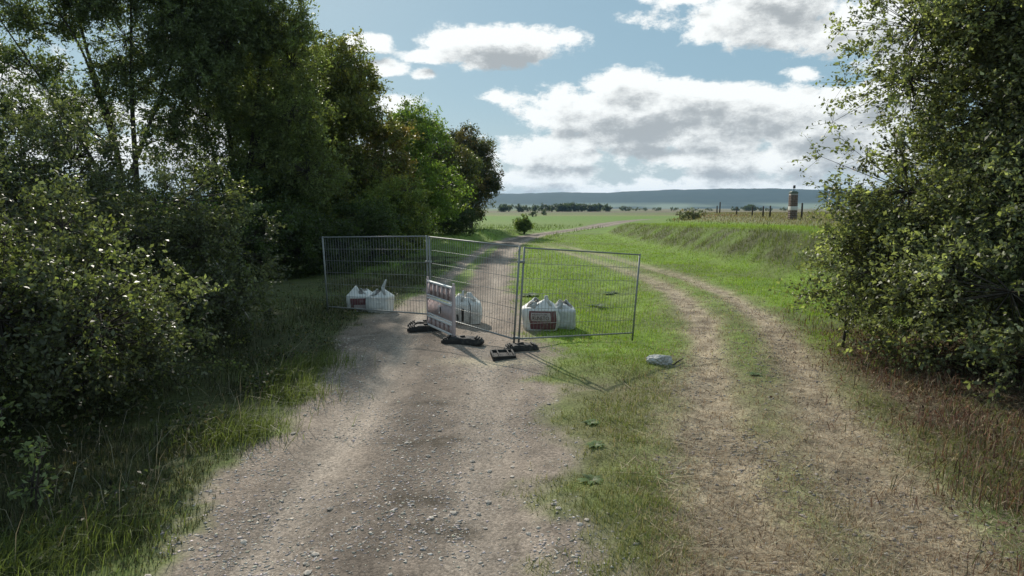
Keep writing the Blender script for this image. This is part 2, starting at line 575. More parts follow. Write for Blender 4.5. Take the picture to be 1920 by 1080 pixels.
gx = lines(-5200, 5200, .085, -6.0, 9.0, 1.075)
ys, d = [2.6], .085
while ys[-1] < 5200:
    d = max(.085, .0115 * ys[-1]) if ys[-1] < 220 else d * 1.06
    ys.append(ys[-1] + d)
dn, d = [2.6], .085
while dn[-1] > -400:
    d *= 1.25; dn.append(dn[-1] - d)
gy = np.array(dn[::-1][:-1] + ys)
XX, YY = np.meshgrid(gx, gy)
X, Y = XX.ravel(), YY.ravel()
Z = height(X, Y)
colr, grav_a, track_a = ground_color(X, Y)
nx, ny = len(gx), len(gy)
ii = (np.arange(ny - 1)[:, None] * nx + np.arange(nx - 1)[None, :]).ravel()
quads = np.stack([ii, ii + 1, ii + nx + 1, ii + nx], -1)
gm, tm = grav_a[quads].mean(1), track_a[quads].mean(1)
cx_, cy_ = X[quads].mean(1), Y[quads].mean(1)
rl_, rr_ = np.interp(cy_, RY, RL), np.interp(cy_, RY, RR)
in_road = (cx_ > rl_ - .35) & (cx_ < rr_ + .35) & (cy_ > -30) & (cy_ < 170)
is_g = ((gm > .45) | ((cx_ > rl_ + .3) & (cx_ < rr_ - .3))) & in_road
is_t = (~is_g) & (tm > .5) & (cy_ > -30) & (cy_ < 54)


def cut(name, sel, label, cat=None):
    q = quads[sel]
    used, inv = np.unique(q, return_inverse=True)
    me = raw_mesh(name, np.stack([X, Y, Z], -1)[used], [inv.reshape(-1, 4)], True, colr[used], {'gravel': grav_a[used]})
    o = link(name, me, M['terrain'])
    tag(o, label, cat, kind='structure')
    return o


ground = cut('ground', ~(is_g | is_t), 'uneven grassy meadow ground with a raised bank beside the dirt track', 'ground')
road = cut('gravel_track', is_g, 'pale stony gravel track running straight ahead past the mobile fence', 'track')
dirt = cut('dirt_track', is_t, 'trodden straw coloured dirt track with two wheel ruts', 'track')

# ------------------------------------------------------------------ distant hill
m_, b, out = mat_new('wooded hillside')
tcn = b.n('ShaderNodeTexCoord')
nz = b.noise(tcn.outputs['Object'], .012, 6, .6)
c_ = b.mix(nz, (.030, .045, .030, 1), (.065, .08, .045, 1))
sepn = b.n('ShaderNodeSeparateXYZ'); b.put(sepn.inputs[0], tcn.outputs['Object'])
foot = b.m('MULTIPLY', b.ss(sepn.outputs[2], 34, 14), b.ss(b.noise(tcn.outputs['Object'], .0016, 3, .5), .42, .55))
c_ = b.mix(foot, c_, (.24, .27, .17, 1))  # pale foot colour stands in for valley mist and lit fields
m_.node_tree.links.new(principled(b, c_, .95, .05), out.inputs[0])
M['hill'] = m_
hx = np.linspace(-7000, 7000, 700)
rows = [(3050, 0), (3150, .12), (3300, .34), (3480, .62), (3650, .86), (3800, 1.0), (4100, .9), (4700, .4), (5300, -.05)]
prof = np.interp(hx, [-7000, -3000, -600, 0, 300, 560, 800, 1150, 1450, 1800, 3000, 7000],
                 [80, 96, 84, 84, 90, 92, 101, 113, 111, 97, 92, 70])
HV = []
for (yy, s_) in rows:
    wig = (fbm(hx, np.full_like(hx, yy), .004, 3, 77) - .5) * 14 * s_
    rgh = (fbm(hx, np.full_like(hx, yy * 3), .05, 2, 78) - .5) * 5 * (s_ > .5)
    HV.append(np.stack([hx, np.full_like(hx, yy) + (fbm(hx, hx * 0, .002, 2, 79) - .5) * 200 * (1 - abs(s_)), prof * s_ + wig + rgh - 2], -1))
HV = np.array(HV)
nr, nc = HV.shape[:2]
ii = (np.arange(nr - 1)[:, None] * nc + np.arange(nc - 1)[None, :]).ravel()
me = raw_mesh('hill', HV.reshape(-1, 3), [np.stack([ii, ii + 1, ii + nc + 1, ii + nc], -1)], True)
hill = tag(link('hill', me, M['hill']), 'long low wooded ridge, blue with distance, along the horizon', 'hill', kind='structure')


# ------------------------------------------------------------------ vegetation builders
def unit(v): return v / (np.linalg.norm(v, axis=-1, keepdims=True) + 1e-9)


def rand_dirs(n): return unit(rng.normal(size=(n, 3)))


def leaf_geo(p, size, cols, up=.5, aspect=.55, lean=None):
    n = len(p)
    nrm = unit(rng.normal(size=(n, 3)) + np.array([0, 0, up]))
    t = rng.normal(size=(n, 3)) if lean is None else lean + rng.normal(size=(n, 3)) * .7
    t = unit(t - (t * nrm).sum(1)[:, None] * nrm)
    bt = np.cross(nrm, t)
    L = (size * rng.uniform(.5, 1.55, n))[:, None]
    W = L * aspect
    V = np.stack([p - t * L * .5, p + bt * W * .5 + nrm * L * .08, p + t * L * .5 - nrm * L * .08, p - bt * W * .5 + nrm * L * .08], 1)
    F = np.arange(n * 4).reshape(n, 4)
    return V.reshape(-1, 3), F, np.repeat(cols, 4, 0)


def twig_geo(A, B, ra, rb):
    """many straight three-sided twigs at once"""
    n = len(A)
    T = unit(B - A)
    ref = np.where(np.abs(T[:, 2:3]) < .9, np.array([[0, 0, 1.0]]), np.array([[1.0, 0, 0]]))
    U = unit(np.cross(T, ref)); W = np.cross(T, U)
    V = []
    for P, r in ((A, ra), (B, rb)):
        r = np.broadcast_to(r, (n,))[:, None]
        for k_ in range(3):
            th = k_ * 2.0944
            V.append(P + (U * math.cos(th) + W * math.sin(th)) * r)
    V = np.stack(V, 1).reshape(-1, 3)
    base = np.arange(n)[:, None] * 6
    F = np.concatenate([base + np.array([[k_, (k_ + 1) % 3, (k_ + 1) % 3 + 3, k_ + 3]]) for k_ in range(3)])
    return V, F


def bez(a, c, d, n=7):
    t = np.linspace(0, 1, n)[:, None]
    return (1 - t) ** 2 * a + 2 * t * (1 - t) * c + t * t * d


def make_tree(name, label, cat, base, stems, lobes, n_clump, n_sub, n_leaf, leaf, col, group=None, var=.3,
              sub_len=.45, tint=None, tint_amt=0.0, shell=.55, up=.5, droop=.0, trunk_sides=8, aspect=.55, twigs=True, scale=1.0, puff_r=1.0):
    """stems: list of (points, base radius). lobes: list of (centre, radii). Thing > trunk, crown."""
    base = np.array(base, float)
    stems = [(np.array(P_, float) * scale, r_ * scale) for P_, r_ in stems]
    lobes = [(np.array(c_, float) * scale, np.array(r_, float) * scale * puff_r) for c_, r_ in lobes]
    root = empty(name, base)
    tag(root, label, cat, group)
    mb = MB()
    nodes = []
    for P, r0 in stems:
        P = np.array(P, float)
        tt = np.linspace(0, 1, len(P))
        ts = np.linspace(0, 1, 14)
        Q = np.stack([np.interp(ts, tt, P[:, k_]) for k_ in range(3)], -1)
        Q[1:-1] += rng.normal(size=(12, 3)) * np.array([.05, .05, 0]) * (r0 * 6)
        # smooth
        for _ in range(2): Q[1:-1] = (Q[:-2] + 2 * Q[1:-1] + Q[2:]) / 4
        rr = r0 * (1 - ts * .82)
        rr[0] *= 1.25
        mb.tube(Q, rr, trunk_sides)
        for q, r_ in zip(Q, rr): nodes.append(np.append(q, r_))
    nodes = np.array(nodes)
    C, LC = [], []
    for c0, rad in lobes:
        c0, rad = np.array(c0, float), np.array(rad, float)
        # limb to the lobe from a stem node below it
        dd = np.linalg.norm(nodes[:, :3] - c0, axis=1) + np.where(nodes[:, 2] > c0[2] - .25, 3.0, 0)
        q = nodes[np.argmin(dd)]
        ctrl = (q[:3] + c0) / 2 + np.array([0, 0, .12 * np.linalg.norm(c0 - q[:3])])
        if np.linalg.norm(c0 - q[:3]) > .15:
            mb.tube(bez(q[:3], ctrl, c0), np.linspace(max(.012, q[3] * .5), max(.006, q[3] * .16), 7), 5)
        k_ = max(3, int(n_clump * rad.prod() ** (1 / 3) / .9))
        dirs = rand_dirs(k_)
        rad_f = shell + (1.0 - shell) * rng.random(k_) ** .6
        rad_f *= 1 + rng.normal(size=k_) * .16 + (rng.random(k_) < .07) * rng.uniform(.2, .6, k_)
        P = c0 + dirs * rad * rad_f[:, None]
        C.append(P); LC.append(np.repeat(c0[None], k_, 0))
    C, LC = np.concatenate(C), np.concatenate(LC)
    keep = C[:, 2] + base[2] > .12
    C, LC = C[keep], LC[keep]
    tv, tf = twig_geo(LC, C, .012, .004)
    if twigs: mb.add(tv, tf)
    nC = len(C)
    centre = C.mean(0)
    outw = unit(C - LC) * .7 + unit(C - centre) * .5
    d_ = unit(np.repeat(outw, n_sub, 0) * .8 + rand_dirs(nC * n_sub) + np.array([0, 0, .15 - droop]))
    s0 = np.repeat(C, n_sub, 0)
    ln = sub_len * rng.uniform(.4, 1.25, nC * n_sub)
    s1 = s0 + d_ * ln[:, None]
    if twigs:
        sv, sf = twig_geo(s0, s1, .004, .0015)
        mb.add(sv, sf)
    mb.build('trunk', M['bark'], root, True)
    # leaves along the shoots
    idx = np.repeat(np.arange(nC * n_sub), n_leaf)
    t = rng.uniform(.1, 1.08, len(idx))[:, None]
    p = s0[idx] + (s1 - s0)[idx] * t + rng.normal(size=(len(idx), 3)) * leaf * .55
    p[:, 2] = np.maximum(p[:, 2], .04 - 0 * p[:, 2])
    cl = np.array(col)[None] * (1 + rng.normal(size=(nC, 1)) * var * .6)
    if tint is not None:
        f = (rng.random((nC, 1)) < tint_amt) * rng.uniform(.3, 1, (nC, 1))
        cl = cl * (1 - f) + np.array(tint)[None] * f
    cl = cl[(idx // n_sub)] * (1 + rng.normal(size=(len(idx), 1)) * var * .7)
    cl = np.clip(cl, .008, .6)
    V, F, K = leaf_geo(p, np.full(len(p), leaf), cl, up, aspect, d_[idx])
    me = raw_mesh('crown', V, [F], False, K)
    link('crown', me, M['leaf'], root)
    return root


def lobes_in(env, n, r, seed=None, lift=0):
    """lobes spread through the outer part of one or more ellipsoids (x,y,z,rx,ry,rz)"""
    out_ = []
    vol = np.array([e[3] * e[4] * e[5] for e in env])
    for e, m__ in zip(env, np.maximum(2, (n * vol / vol.sum()).astype(int))):
        cen, rad = np.array(e[:3]), np.array(e[3:])
        pts = []
        tries = 0
        while len(pts) < m__ and tries < 4000:
            tries += 1
            q = cen + rand_dirs(1)[0] * rad * (rng.random() ** .45) * .86
            if q[2] < .25: continue
            if all(np.linalg.norm((q - o_) / rad) > .36 * (12 / m__) ** .33 for o_ in pts): pts.append(q)
            elif tries % 20 == 0: pts.append(q)
        for q in pts:
            rr = r * rng.uniform(.5, 1.4)
            out_.append((q, (rr * rng.uniform(.9, 1.3), rr * rng.uniform(.9, 1.3), rr * rng.uniform(.65, 1.0))))
    return out_


def on(x, y, dz=-.03): return (x, y, H1(x, y) + dz)


# ---- the thicket by the track on the shaded side: three hawthorn bushes
LEAFG = (.088, .098, .056)
make_tree('hawthorn_bush', 'big dark hawthorn bush bulging over the verge in the left foreground', 'bush', on(-7.25, 9.0),
          [([(0, 0, 0), (.2, .1, .8), (.5, .1, 2.2)], .07), ([(-.2, .2, 0), (-.7, .1, 1.1), (-1.2, 0, 2.5)], .06),
           ([(.1, -.1, 0), (.9, -.6, .8), (1.7, -1.0, 1.4)], .05), ([(0, 0, 0), (.3, 1.2, 1.0), (.4, 2.0, 1.8)], .05)],
          lobes_in([(0, 0, 1.55, 3.0, 3.1, 1.75), (.9, -.6, .9, 2.5, 2.6, 1.0)], 34, .85), 34, 6, 15, .058, LEAFG, None, .42, .42, (.13, .15, .06), .12)
make_tree('hawthorn_bush', 'hawthorn bush with outstretched leafy twigs beside the left panel of the fence', 'bush', on(-7.4, 12.9),
          [([(0, 0, 0), (.1, .1, .9), (.3, .1, 2.3)], .07), ([(.2, 0, 0), (1.0, -.2, .8), (2.2, -.2, 1.5)], .05), ([(0, 0, 0), (-.9, 0, 1.2), (-1.6, 0, 2.4)], .05)],
          lobes_in([(0, 0, 1.5, 2.4, 2.2, 1.75), (1.5, -.2, .95, 1.7, 1.6, .95)], 26, .75), 34, 6, 15, .060, LEAFG, None, .35, .45, (.15, .16, .05), .16)
make_tree('hawthorn_bush', 'tall dark bush at the left picture edge behind the near thicket', 'bush', on(-9.9, 12.8),
          [([(0, 0, 0), (.1, 0, 1.5), (.2, 0, 3.2)], .08), ([(0, 0, 0), (1.0, -.2, 1.4), (1.7, -.2, 2.5)], .05), ([(0, 0, 0), (-.9, 0, 1.4), (-1.6, 0, 2.8)], .05)],
          lobes_in([(0, 0, 2.3, 2.8, 2.5, 2.3)], 24, .9), 32, 6, 13, .07, LEAFG, None, .35, .45)
make_tree('hawthorn_bush', 'low bush with pale leaf sprays in the lower left corner', 'bush', on(-6.3, 6.1),
          [([(0, 0, 0), (.1, 0, .8), (.2, 0, 1.6)], .05), ([(0, 0, 0), (.6, -.2, .6), (1.1, -.2, 1.1)], .04)],
          lobes_in([(-.2, .1, 1.2, 1.6, 1.5, 1.25)], 14, .6), 32, 6, 13, .052, LEAFG, None, .35, .4)

# ---- tall ashes behind the thicket
ASH = (.10, .122, .056)
make_tree('ash_tree', 'tall airy many-stemmed tree above the thicket at far left', 'tree', on(-16.0, 28.0),
          [([(0, 0, 0), (.1, 0, 4), (-.9, .3, 7), (-1.4, .5, 9.6)], .12), ([(.5, .2, 0), (.6, 0, 4), (.7, 0, 7), (.9, 0, 9.6)], .11),
           ([(-.1, 0, 2.5), (-1.6, 0, 5.2), (-3.6, -.2, 8.6)], .07), ([(-.1, 0, 4.0), (-2.2, .2, 6.0), (-4.6, .3, 7.4)], .05),
           ([(.4, 0, 3.2), (1.6, .2, 6.0), (2.6, .3, 9.2)], .07), ([(0, 0, 4), (-.6, -.3, 7), (-2.0, -.6, 9.4)], .06)],
          [((-3.4, 0, 8.7), (1.2, 1.1, .9)), ((-4.4, .2, 7.2), (.8, .9, .5)), ((-2.6, .2, 6.6), (.8, .9, .5)), ((-1.3, .4, 9.2), (1.0, 1.1, 1.0)),
           ((-2.4, -.4, 9.4), (1.2, 1.2, .7)), ((.6, 0, 7.4), (.9, 1.0, .9)), ((2.2, .2, 8.0), (1.0, 1.1, 1.1)), ((2.4, .3, 9.2), (1.1, 1.2, .8)),
           ((.9, 0, 9.2), (1.1, 1.1, .9)), ((1.5, .2, 5.6), (.9, 1.0, 1.0)), ((-.9, 0, 5.4), (.8, .9, .55)), ((-.3, .2, 9.4), (1.0, 1.1, .7)),
           ((-1.6, .2, 4.4), (.6, .8, .35)), ((2.9, .1, 6.4), (.9, 1, .9)), ((-1.9, .2, 7.9), (.6, .7, .4)), ((-.3, -.3, 8.4), (.7, .8, .7)),
           ((-3.0, .2, 5.3), (.6, .7, .4)), ((3.2, .3, 8.6), (.8, .9, .9)), ((1.9, .1, 4.4), (.8, .9, .8)), ((.2, .3, 6.2), (.7, .8, .6)), ((2.3, .8, 7.2), (1.1, 1, 1.1)), ((2.7, .6, 5.2), (1.0, 1, .9)), ((1.4, .8, 8.6), (1.1, 1, .9)), ((3.4, .6, 7.4), (.9, 1, .9))],
          52, 6, 12, .125, ASH, None, .35, .6, twigs=True, aspect=.42, scale=1.27, puff_r=1.12)
make_tree('ash_tree', 'tall dark tree with ascending stems and a bright sky gap beside its trunk', 'tree', on(-12.0, 30.0),
          [([(0, 0, 0), (-.1, 0, 4), (-.5, .2, 7), (-.7, .3, 9.4)], .11), ([(.1, 0, .3), (.7, 0, 5), (1.1, 0, 7.5), (1.4, 0, 9.2)], .09),
           ([(-.1, .1, 1.0), (-.7, 0, 4.0), (-1.3, 0, 6.2)], .06), ([(.2, 0, 3), (1.4, .2, 6), (2.4, .3, 9.2)], .09)],
          [((1.1, .2, 8.7), (1.2, 1.2, .9)), ((2.0, .2, 7.0), (.9, 1.0, 1.0)), ((1.5, .1, 8.0), (.9, 1.0, .8)), ((-.4, .1, 8.9), (1.1, 1.1, .9)),
           ((-.9, .2, 8.2), (1.0, 1.0, .8)), ((.6, 0, 7.7), (.8, .9, .8)), ((-1.2, 0, 7.4), (.7, .8, .6)), ((.9, 0, 5.4), (.9, .9, .8)),
           ((2.0, 0, 5.3), (1.0, 1.0, 1.0)), ((1.0, 0, 3.6), (1.0, 1.0, .8)), ((2.4, .1, 3.4), (1.1, 1.1, .9)), ((-.3, 0, 3.3), (.9, 1, .6)),
           ((.3, .3, 9.3), (1.1, 1.1, .6)), ((-1.6, 0, 9.0), (.7, .8, .7))],
          56, 6, 12, .125, (.108, .128, .05), None, .4, .6, (.15, .16, .05), .15, aspect=.42, scale=1.277, puff_r=1.15)
make_tree('elder_shrub', 'mid green shrub filling the gap below the tall trees', 'bush', on(-9.6, 17.6),
          [([(0, 0, 0), (.2, 0, 1.2), (.5, 0, 2.6)], .06), ([(0, 0, 0), (-.6, 0, 1.2), (-1.3, 0, 2.6)], .05), ([(0, 0, 0), (.9, -.2, 1.0), (1.5, -.2, 1.8)], .04)],
          lobes_in([(-.3, 0, 1.8, 2.4, 1.9, 1.8)], 18, .8), 30, 6, 12, .08, (.058, .088, .026), None, .35, .45, (.12, .15, .04), .15)
make_tree('tree', 'dark leafy tree cut by the left picture edge', 'tree', on(-16.6, 18.5),
          [([(0, 0, 0), (.1, 0, 3), (.4, 0, 6.5)], .12), ([(0, 0, 2), (1.2, 0, 4.2), (2.2, 0, 5.6)], .06)],
          [((.4, 0, 3.2), (1.6, 1.4, 1.2)), ((1.6, 0, 4.2), (1.0, 1.0, .6)), ((.2, 0, 5.6), (1.4, 1.3, 1.1)), ((2.6, .1, 3.3), (1.1, 1.1, .6)), ((-1.0, 0, 4.4), (1.4, 1.3, 1.2))],
          40, 6, 12, .10, ASH, None, .35, .5)

# ---- the row of trees along the far side
make_tree('maple_tree', 'broad olive tree with brownish autumn leaves behind the left fence panel', 'tree', on(-10.7, 42.0),
          [([(0, 0, 0), (.1, 0, 3), (0, .2, 9.4)], .2), ([(0, 0, 1.5), (.8, .1, 4.5), (1.2, .2, 8)], .1), ([(0, 0, 1.5), (-.8, .1, 4.5), (-1.6, .2, 8)], .1)],
          lobes_in([(-.2, 0, 5.9, 2.2, 2.4, 4.5), (.3, -.6, 3.0, 2.5, 2.4, 2.3)], 36, .95), 44, 6, 11, .15, (.125, .135, .040), None, .4, .75, (.20, .18, .05), .25, scale=1.27)
make_tree('maple_tree', 'leaning dark green tree between the tall trees and the olive one', 'tree', on(-12.9, 38.0),
          [([(0, 0, 0), (0, 0, 3), (.2, .2, 9.0)], .18), ([(0, 0, 1.5), (-.8, .1, 4.5), (-1.2, .2, 8)], .1)],
          lobes_in([(0, 0, 6.2, 2.2, 2.1, 4.1), (0, -.4, 2.6, 2.4, 2.1, 2.0)], 30, .95), 44, 6, 11, .15, (.10, .122, .04), None, .4, .75, (.16, .15, .045), .22, scale=1.29)
make_tree('yellowing_shrub', 'yellowing shrub bulging from the tree row above the fence joint', 'bush', on(-5.9, 37.0),
          [([(0, 0, 0), (.1, 0, 1.5), (.2, 0, 3.2)], .07), ([(0, 0, 0), (-.8, 0, 1.5), (-1.4, 0, 2.8)], .05)],
          lobes_in([(-.1, 0, 2.1, 2.0, 1.9, 2.0)], 16, .75), 34, 6, 10, .11, (.13, .16, .042), None, .35, .5, (.21, .20, .055), .3)
make_tree('hazel_tree', 'slim tree with rusty brown top in the middle of the tree row', 'tree', on(-8.1, 43.0),
          [([(0, 0, 0), (.1, 0, 3), (.2, .2, 7.6)], .14)],
          lobes_in([(0, 0, 4.8, 1.8, 2.0, 3.7)], 16, .9), 32, 6, 9, .15, (.115, .115, .04), None, .35, .6, (.19, .13, .05), .35)
make_tree('willow_tree', 'fresh green round-topped tree in the row along the track', 'tree', on(-6.9, 49.5),
          [([(0, 0, 0), (.1, 0, 3), (0, .2, 8.6)], .18), ([(0, 0, 2), (.8, 0, 4.5), (1.4, .1, 6.5)], .08)],
          lobes_in([(.1, 0, 6.5, 2.0, 2.2, 3.3), (.3, 0, 3.2, 2.4, 2.2, 2.6)], 28, .95), 34, 6, 9, .15, (.115, .165, .035), None, .35, .7, (.19, .22, .05), .25)
make_tree('field_maple', 'dark green tree second from the far end of the row', 'tree', on(-6.0, 60.5),
          [([(0, 0, 0), (.1, 0, 3), (0, .2, 8)], .18), ([(0, 0, 2), (.8, 0, 4.5), (1.4, .1, 6.5)], .08)],
          lobes_in([(.1, 0, 4.6, 2.7, 2.5, 4.0), (-.6, 0, 7.6, 1.4, 1.5, 1.6)], 28, .95), 30, 6, 9, .17, (.080, .090, .032), None, .35, .75, (.15, .11, .04), .25)
make_tree('field_maple', 'dark rounded tree at the far end of the row beside the open field', 'tree', on(-4.3, 72.0),
          [([(0, 0, 0), (.1, 0, 3), (0, .2, 9.4)], .2), ([(0, 0, 2), (1.0, 0, 4.5), (1.7, .1, 7)], .09)],
          lobes_in([(.1, 0, 5.6, 2.7, 2.6, 4.6), (-.4, 0, 8.2, 1.3, 1.4, 1.7)], 30, 1.0), 30, 6, 9, .19, (.062, .066, .03), None, .35, .75, (.13, .09, .04), .3)

# understorey shrubs closing the foot of the row
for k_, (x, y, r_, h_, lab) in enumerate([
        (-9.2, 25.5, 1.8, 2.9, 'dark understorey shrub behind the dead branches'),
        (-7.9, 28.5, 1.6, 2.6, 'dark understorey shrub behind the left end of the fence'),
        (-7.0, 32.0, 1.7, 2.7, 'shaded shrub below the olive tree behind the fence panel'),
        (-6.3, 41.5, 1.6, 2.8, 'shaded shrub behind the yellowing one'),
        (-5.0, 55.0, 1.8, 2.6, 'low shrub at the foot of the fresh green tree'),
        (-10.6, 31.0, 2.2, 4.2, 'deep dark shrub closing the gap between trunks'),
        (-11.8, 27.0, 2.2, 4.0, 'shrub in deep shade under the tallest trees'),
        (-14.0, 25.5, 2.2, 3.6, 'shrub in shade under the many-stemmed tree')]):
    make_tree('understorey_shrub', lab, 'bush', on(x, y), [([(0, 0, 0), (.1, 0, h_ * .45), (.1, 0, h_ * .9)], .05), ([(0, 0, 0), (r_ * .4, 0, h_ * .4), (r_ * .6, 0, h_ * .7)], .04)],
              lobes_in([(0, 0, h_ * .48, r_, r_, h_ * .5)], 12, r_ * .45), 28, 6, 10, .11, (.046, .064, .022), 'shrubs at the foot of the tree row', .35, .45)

# ---- the large shrub on the sunny side
make_tree('privet_shrub', 'huge glossy-leaved shrub overhanging the dirt track on the right', 'bush', on(10.25, 12.6),
          [([(0, 0, 0), (.1, 0, 2.4), (.5, .1, 5.2), (.9, .1, 8)], .14), ([(-.2, -.1, 0), (-1.2, -.2, 2.0), (-2.3, -.2, 4.2)], .08),
           ([(0, -.2, 0), (-.6, -1.2, 1.4), (-1.0, -2.2, 2.4)], .07), ([(0, .1, 0), (-1.6, .2, 1.4), (-2.8, .3, 2.6)], .07),
           ([(0, 0, 1.0), (-.9, 0, 4.0), (-2.1, 0, 6.6)], .08), ([(.2, 0, 0), (1.5, -.6, 2.4), (2.4, -.8, 5.0)], .08)],
          lobes_in([(-.3, 0, 2.35, 3.5, 3.2, 2.15), (.75, .2, 5.7, 4.1, 3.1, 3.1), (-.1, -2.4, 1.35, 2.8, 1.7, 1.3), (-2.9, -.3, 1.9, 1.5, 1.8, 1.55), (-2.2, -2.5, 1.2, 1.5, 1.4, 1.2)], 132, .95),
          38, 6, 14, .074, (.135, .146, .078), None, .5, .55, (.28, .29, .17), .2, up=.8)
make_tree('sapling', 'thin sapling stem standing at the edge of the large shrub', 'sapling', on(6.55, 13.3),
          [([(0, 0, 0), (.05, 0, .45), (.02, 0, .9), (.15, .05, 1.7)], .035)],
          [((.1, 0, 1.5), (.5, .5, .4)), ((.35, .05, 1.05), (.35, .4, .25)), ((.2, 0, 2.0), (.5, .5, .4))], 26, 6, 9, .055, (.070, .088, .03), None, .35, .3)

# clipped-looking bush on a mound beside the far track
make_tree('round_bush', 'small rounded bush on an earthy mound beside the far gravel track', 'bush', on(1.25, 71.5),
          [([(0, 0, 0), (0, 0, .6), (.05, 0, 1.3)], .1)],
          lobes_in([(0, 0, 1.0, .95, .9, .75)], 22, .42), 34, 5, 7, .11, (.085, .12, .03), None, .3, .2, (.2, .24, .06), .3)
make_tree('scrub_bush', 'low grey-green scrub on the bank top', 'bush', on(19.6, 75.0),
          [([(0, 0, 0), (0, 0, .3), (.1, 0, .7)], .06)],
          lobes_in([(0, 0, .45, 1.6, .9, .5), (1.0, .4, .6, .7, .6, .5)], 12, .45), 18, 5, 6, .12, (.10, .105, .06), None, .35, .25, (.2, .15, .09), .3)

# ------------------------------------------------------------------ far trees in the plain
def far_tree(name, x, y, w_, h_, label, group):
    z = H1(x, y)
    make_tree(name, label, 'tree', (x, y, z - .2), [([(0, 0, 0), (0, 0, h_ * .3), (0, 0, h_ * .8)], .25)],
              lobes_in([(0, 0, h_ * .56, w_, w_, h_ * .46)], 8, h_ * .24), 9, 4, 4, h_ * .13, (.050, .066, .036), group, .25, h_ * .12, twigs=False, trunk_sides=5)


FT = []
ORD = ['first', 'second', 'third', 'fourth', 'fifth', 'sixth', 'seventh', 'eighth', 'ninth', 'tenth', 'eleventh', 'twelfth', 'thirteenth']
for i_, (u, ytop, hw) in enumerate([(944, 383, 9), (954, 386, 8), (974, 384, 8), (988, 388, 6), (1003, 386, 7), (1020, 385, 8)]):
    FT.append((u, ytop, hw, 480, ORD[i_] + ' from the left of the small trees left of the far wood', 'small trees left of the far wood'))
for i_ in range(13):
    FT.append((1034 + i_ * 8.3 + random.uniform(-2, 2), 385.5 - 2.6 * math.sin(i_ / 12 * 3.1) + random.uniform(-.8, .8), 8, 520, ORD[i_] + ' tree from the left in the far wood before the blue ridge', 'far wood before the ridge'))
for i_, (u, ytop) in enumerate([(1168, 388), (1178, 388.5), (1196, 390.5), (1212, 390), (1226, 390.5), (1240, 390), (1256, 389.5), (1284, 391), (1305, 391), (1322, 392)]):
    FT.append((u, ytop, 7, 640, ORD[i_] + ' tree from the left in the thin far hedge right of the wood', 'far hedge right of the wood'))
for i_, (u, ytop) in enumerate([(1376, 387.5), (1388, 386.5), (1400, 387.5), (1413, 384.5), (1424, 389), (1446, 390), (1462, 390)]):
    FT.append((u, ytop, 8, 640, ORD[i_] + ' far tree from the left between tallest post and brick pillar', 'far trees behind the field posts'))
for (u, ytop, hw, yy, lab, grp) in FT:
    s_ = yy / 1280
    far_tree('distant_tree', (u - 960) * s_, yy + random.uniform(-15, 15), hw * s_ * 1.25, max(3.0, (390 - ytop) * s_ + 3.2), lab, grp)
# a few field shrubs before them
for (u, yy, h_, lab) in [(999, 210, 2.0, 'lone dark field bush left in the green field'), (1019, 260, 2.2, 'lone dark field bush below the far wood')]:
    far_tree('field_bush', (u - 960) * yy / 1280, yy, .9, h_, lab, None)

# ------------------------------------------------------------------ gravel stones
def stones(n, ylo, yhi, smin, smax, seed, clods=False):
    r_ = np.random.default_rng(seed)
    y = ylo * (yhi / ylo) ** r_.random(n)
    rl, rr = np.interp(y, RY, RL), np.interp(y, RY, RR)
    x = rl - .25 + (rr - rl + .5) * r_.random(n)
    g_ = zones(x, y)[0]
    if clods:
        x = np.interp(y, DY, DX) + r_.normal(size=n) * 1.25
        zz = zones(x, y)
        g_ = zz[1] * (1 - zz[0])
    cl = fbm(x, y, 1.1, 3, 55)
    k_ = r_.random(n) < g_ * np.clip(cl * 3.2 - 1.1, .05, 1)
    x, y = x[k_], y[k_]
    n = len(x)
    s_ = smin + (smax - smin) * r_.random(n) ** 4
    base = np.array([[1, 0, 0], [-1, 0, 0], [0, 1, 0], [0, -1, 0], [0, 0, 1], [0, 0, -1.0]])
    F8 = np.array([[0, 2, 4], [2, 1, 4], [1, 3, 4], [3, 0, 4], [2, 0, 5], [1, 2, 5], [3, 1, 5], [0, 3, 5]])
    V = base[None] * (1 + r_.normal(size=(n, 6, 3)) * .1) + r_.normal(size=(n, 6, 3)) * .28
    V = V * (s_[:, None] * np.stack([r_.uniform(.7, 1.3, n), r_.uniform(.7, 1.3, n), r_.uniform(.22, .42, n)], -1))[:, None, :]
    th = r_.random(n) * 6.283
    c, s2 = np.cos(th), np.sin(th)
    Vx = V[:, :, 0] * c[:, None] - V[:, :, 1] * s2[:, None]
    Vy = V[:, :, 0] * s2[:, None] + V[:, :, 1] * c[:, None]
    z = height(x, y)
    W = np.stack([Vx + x[:, None], Vy + y[:, None], V[:, :, 2] + (z + s_ * .06)[:, None]], -1)
    tone = r_.uniform(.27, .56, n) * (1 + (r_.random(n) < .08) * .35)
    if clods: tone = tone * .62
    cols = np.stack([tone, tone * r_.uniform(.84, .95, n), tone * r_.uniform(.72, .88, n)], -1)
    F = (np.arange(n)[:, None, None] * 6 + F8[None]).reshape(-1, 3)
    return raw_mesh('gravel', W.reshape(-1, 3), [F], False, np.repeat(cols, 6, 0))


gv = link('gravel', stones(70000, 4.2, 34, .005, .022, 12), M['stone'])
tag(gv, 'loose pale gravel scattered over the track', 'gravel', kind='stuff')

tag(link('dirt_clods', stones(26000, 4.2, 22, .006, .03, 31, True), M['stone']), 'crumbled earth clods on the dirt track', 'clods', kind='stuff')

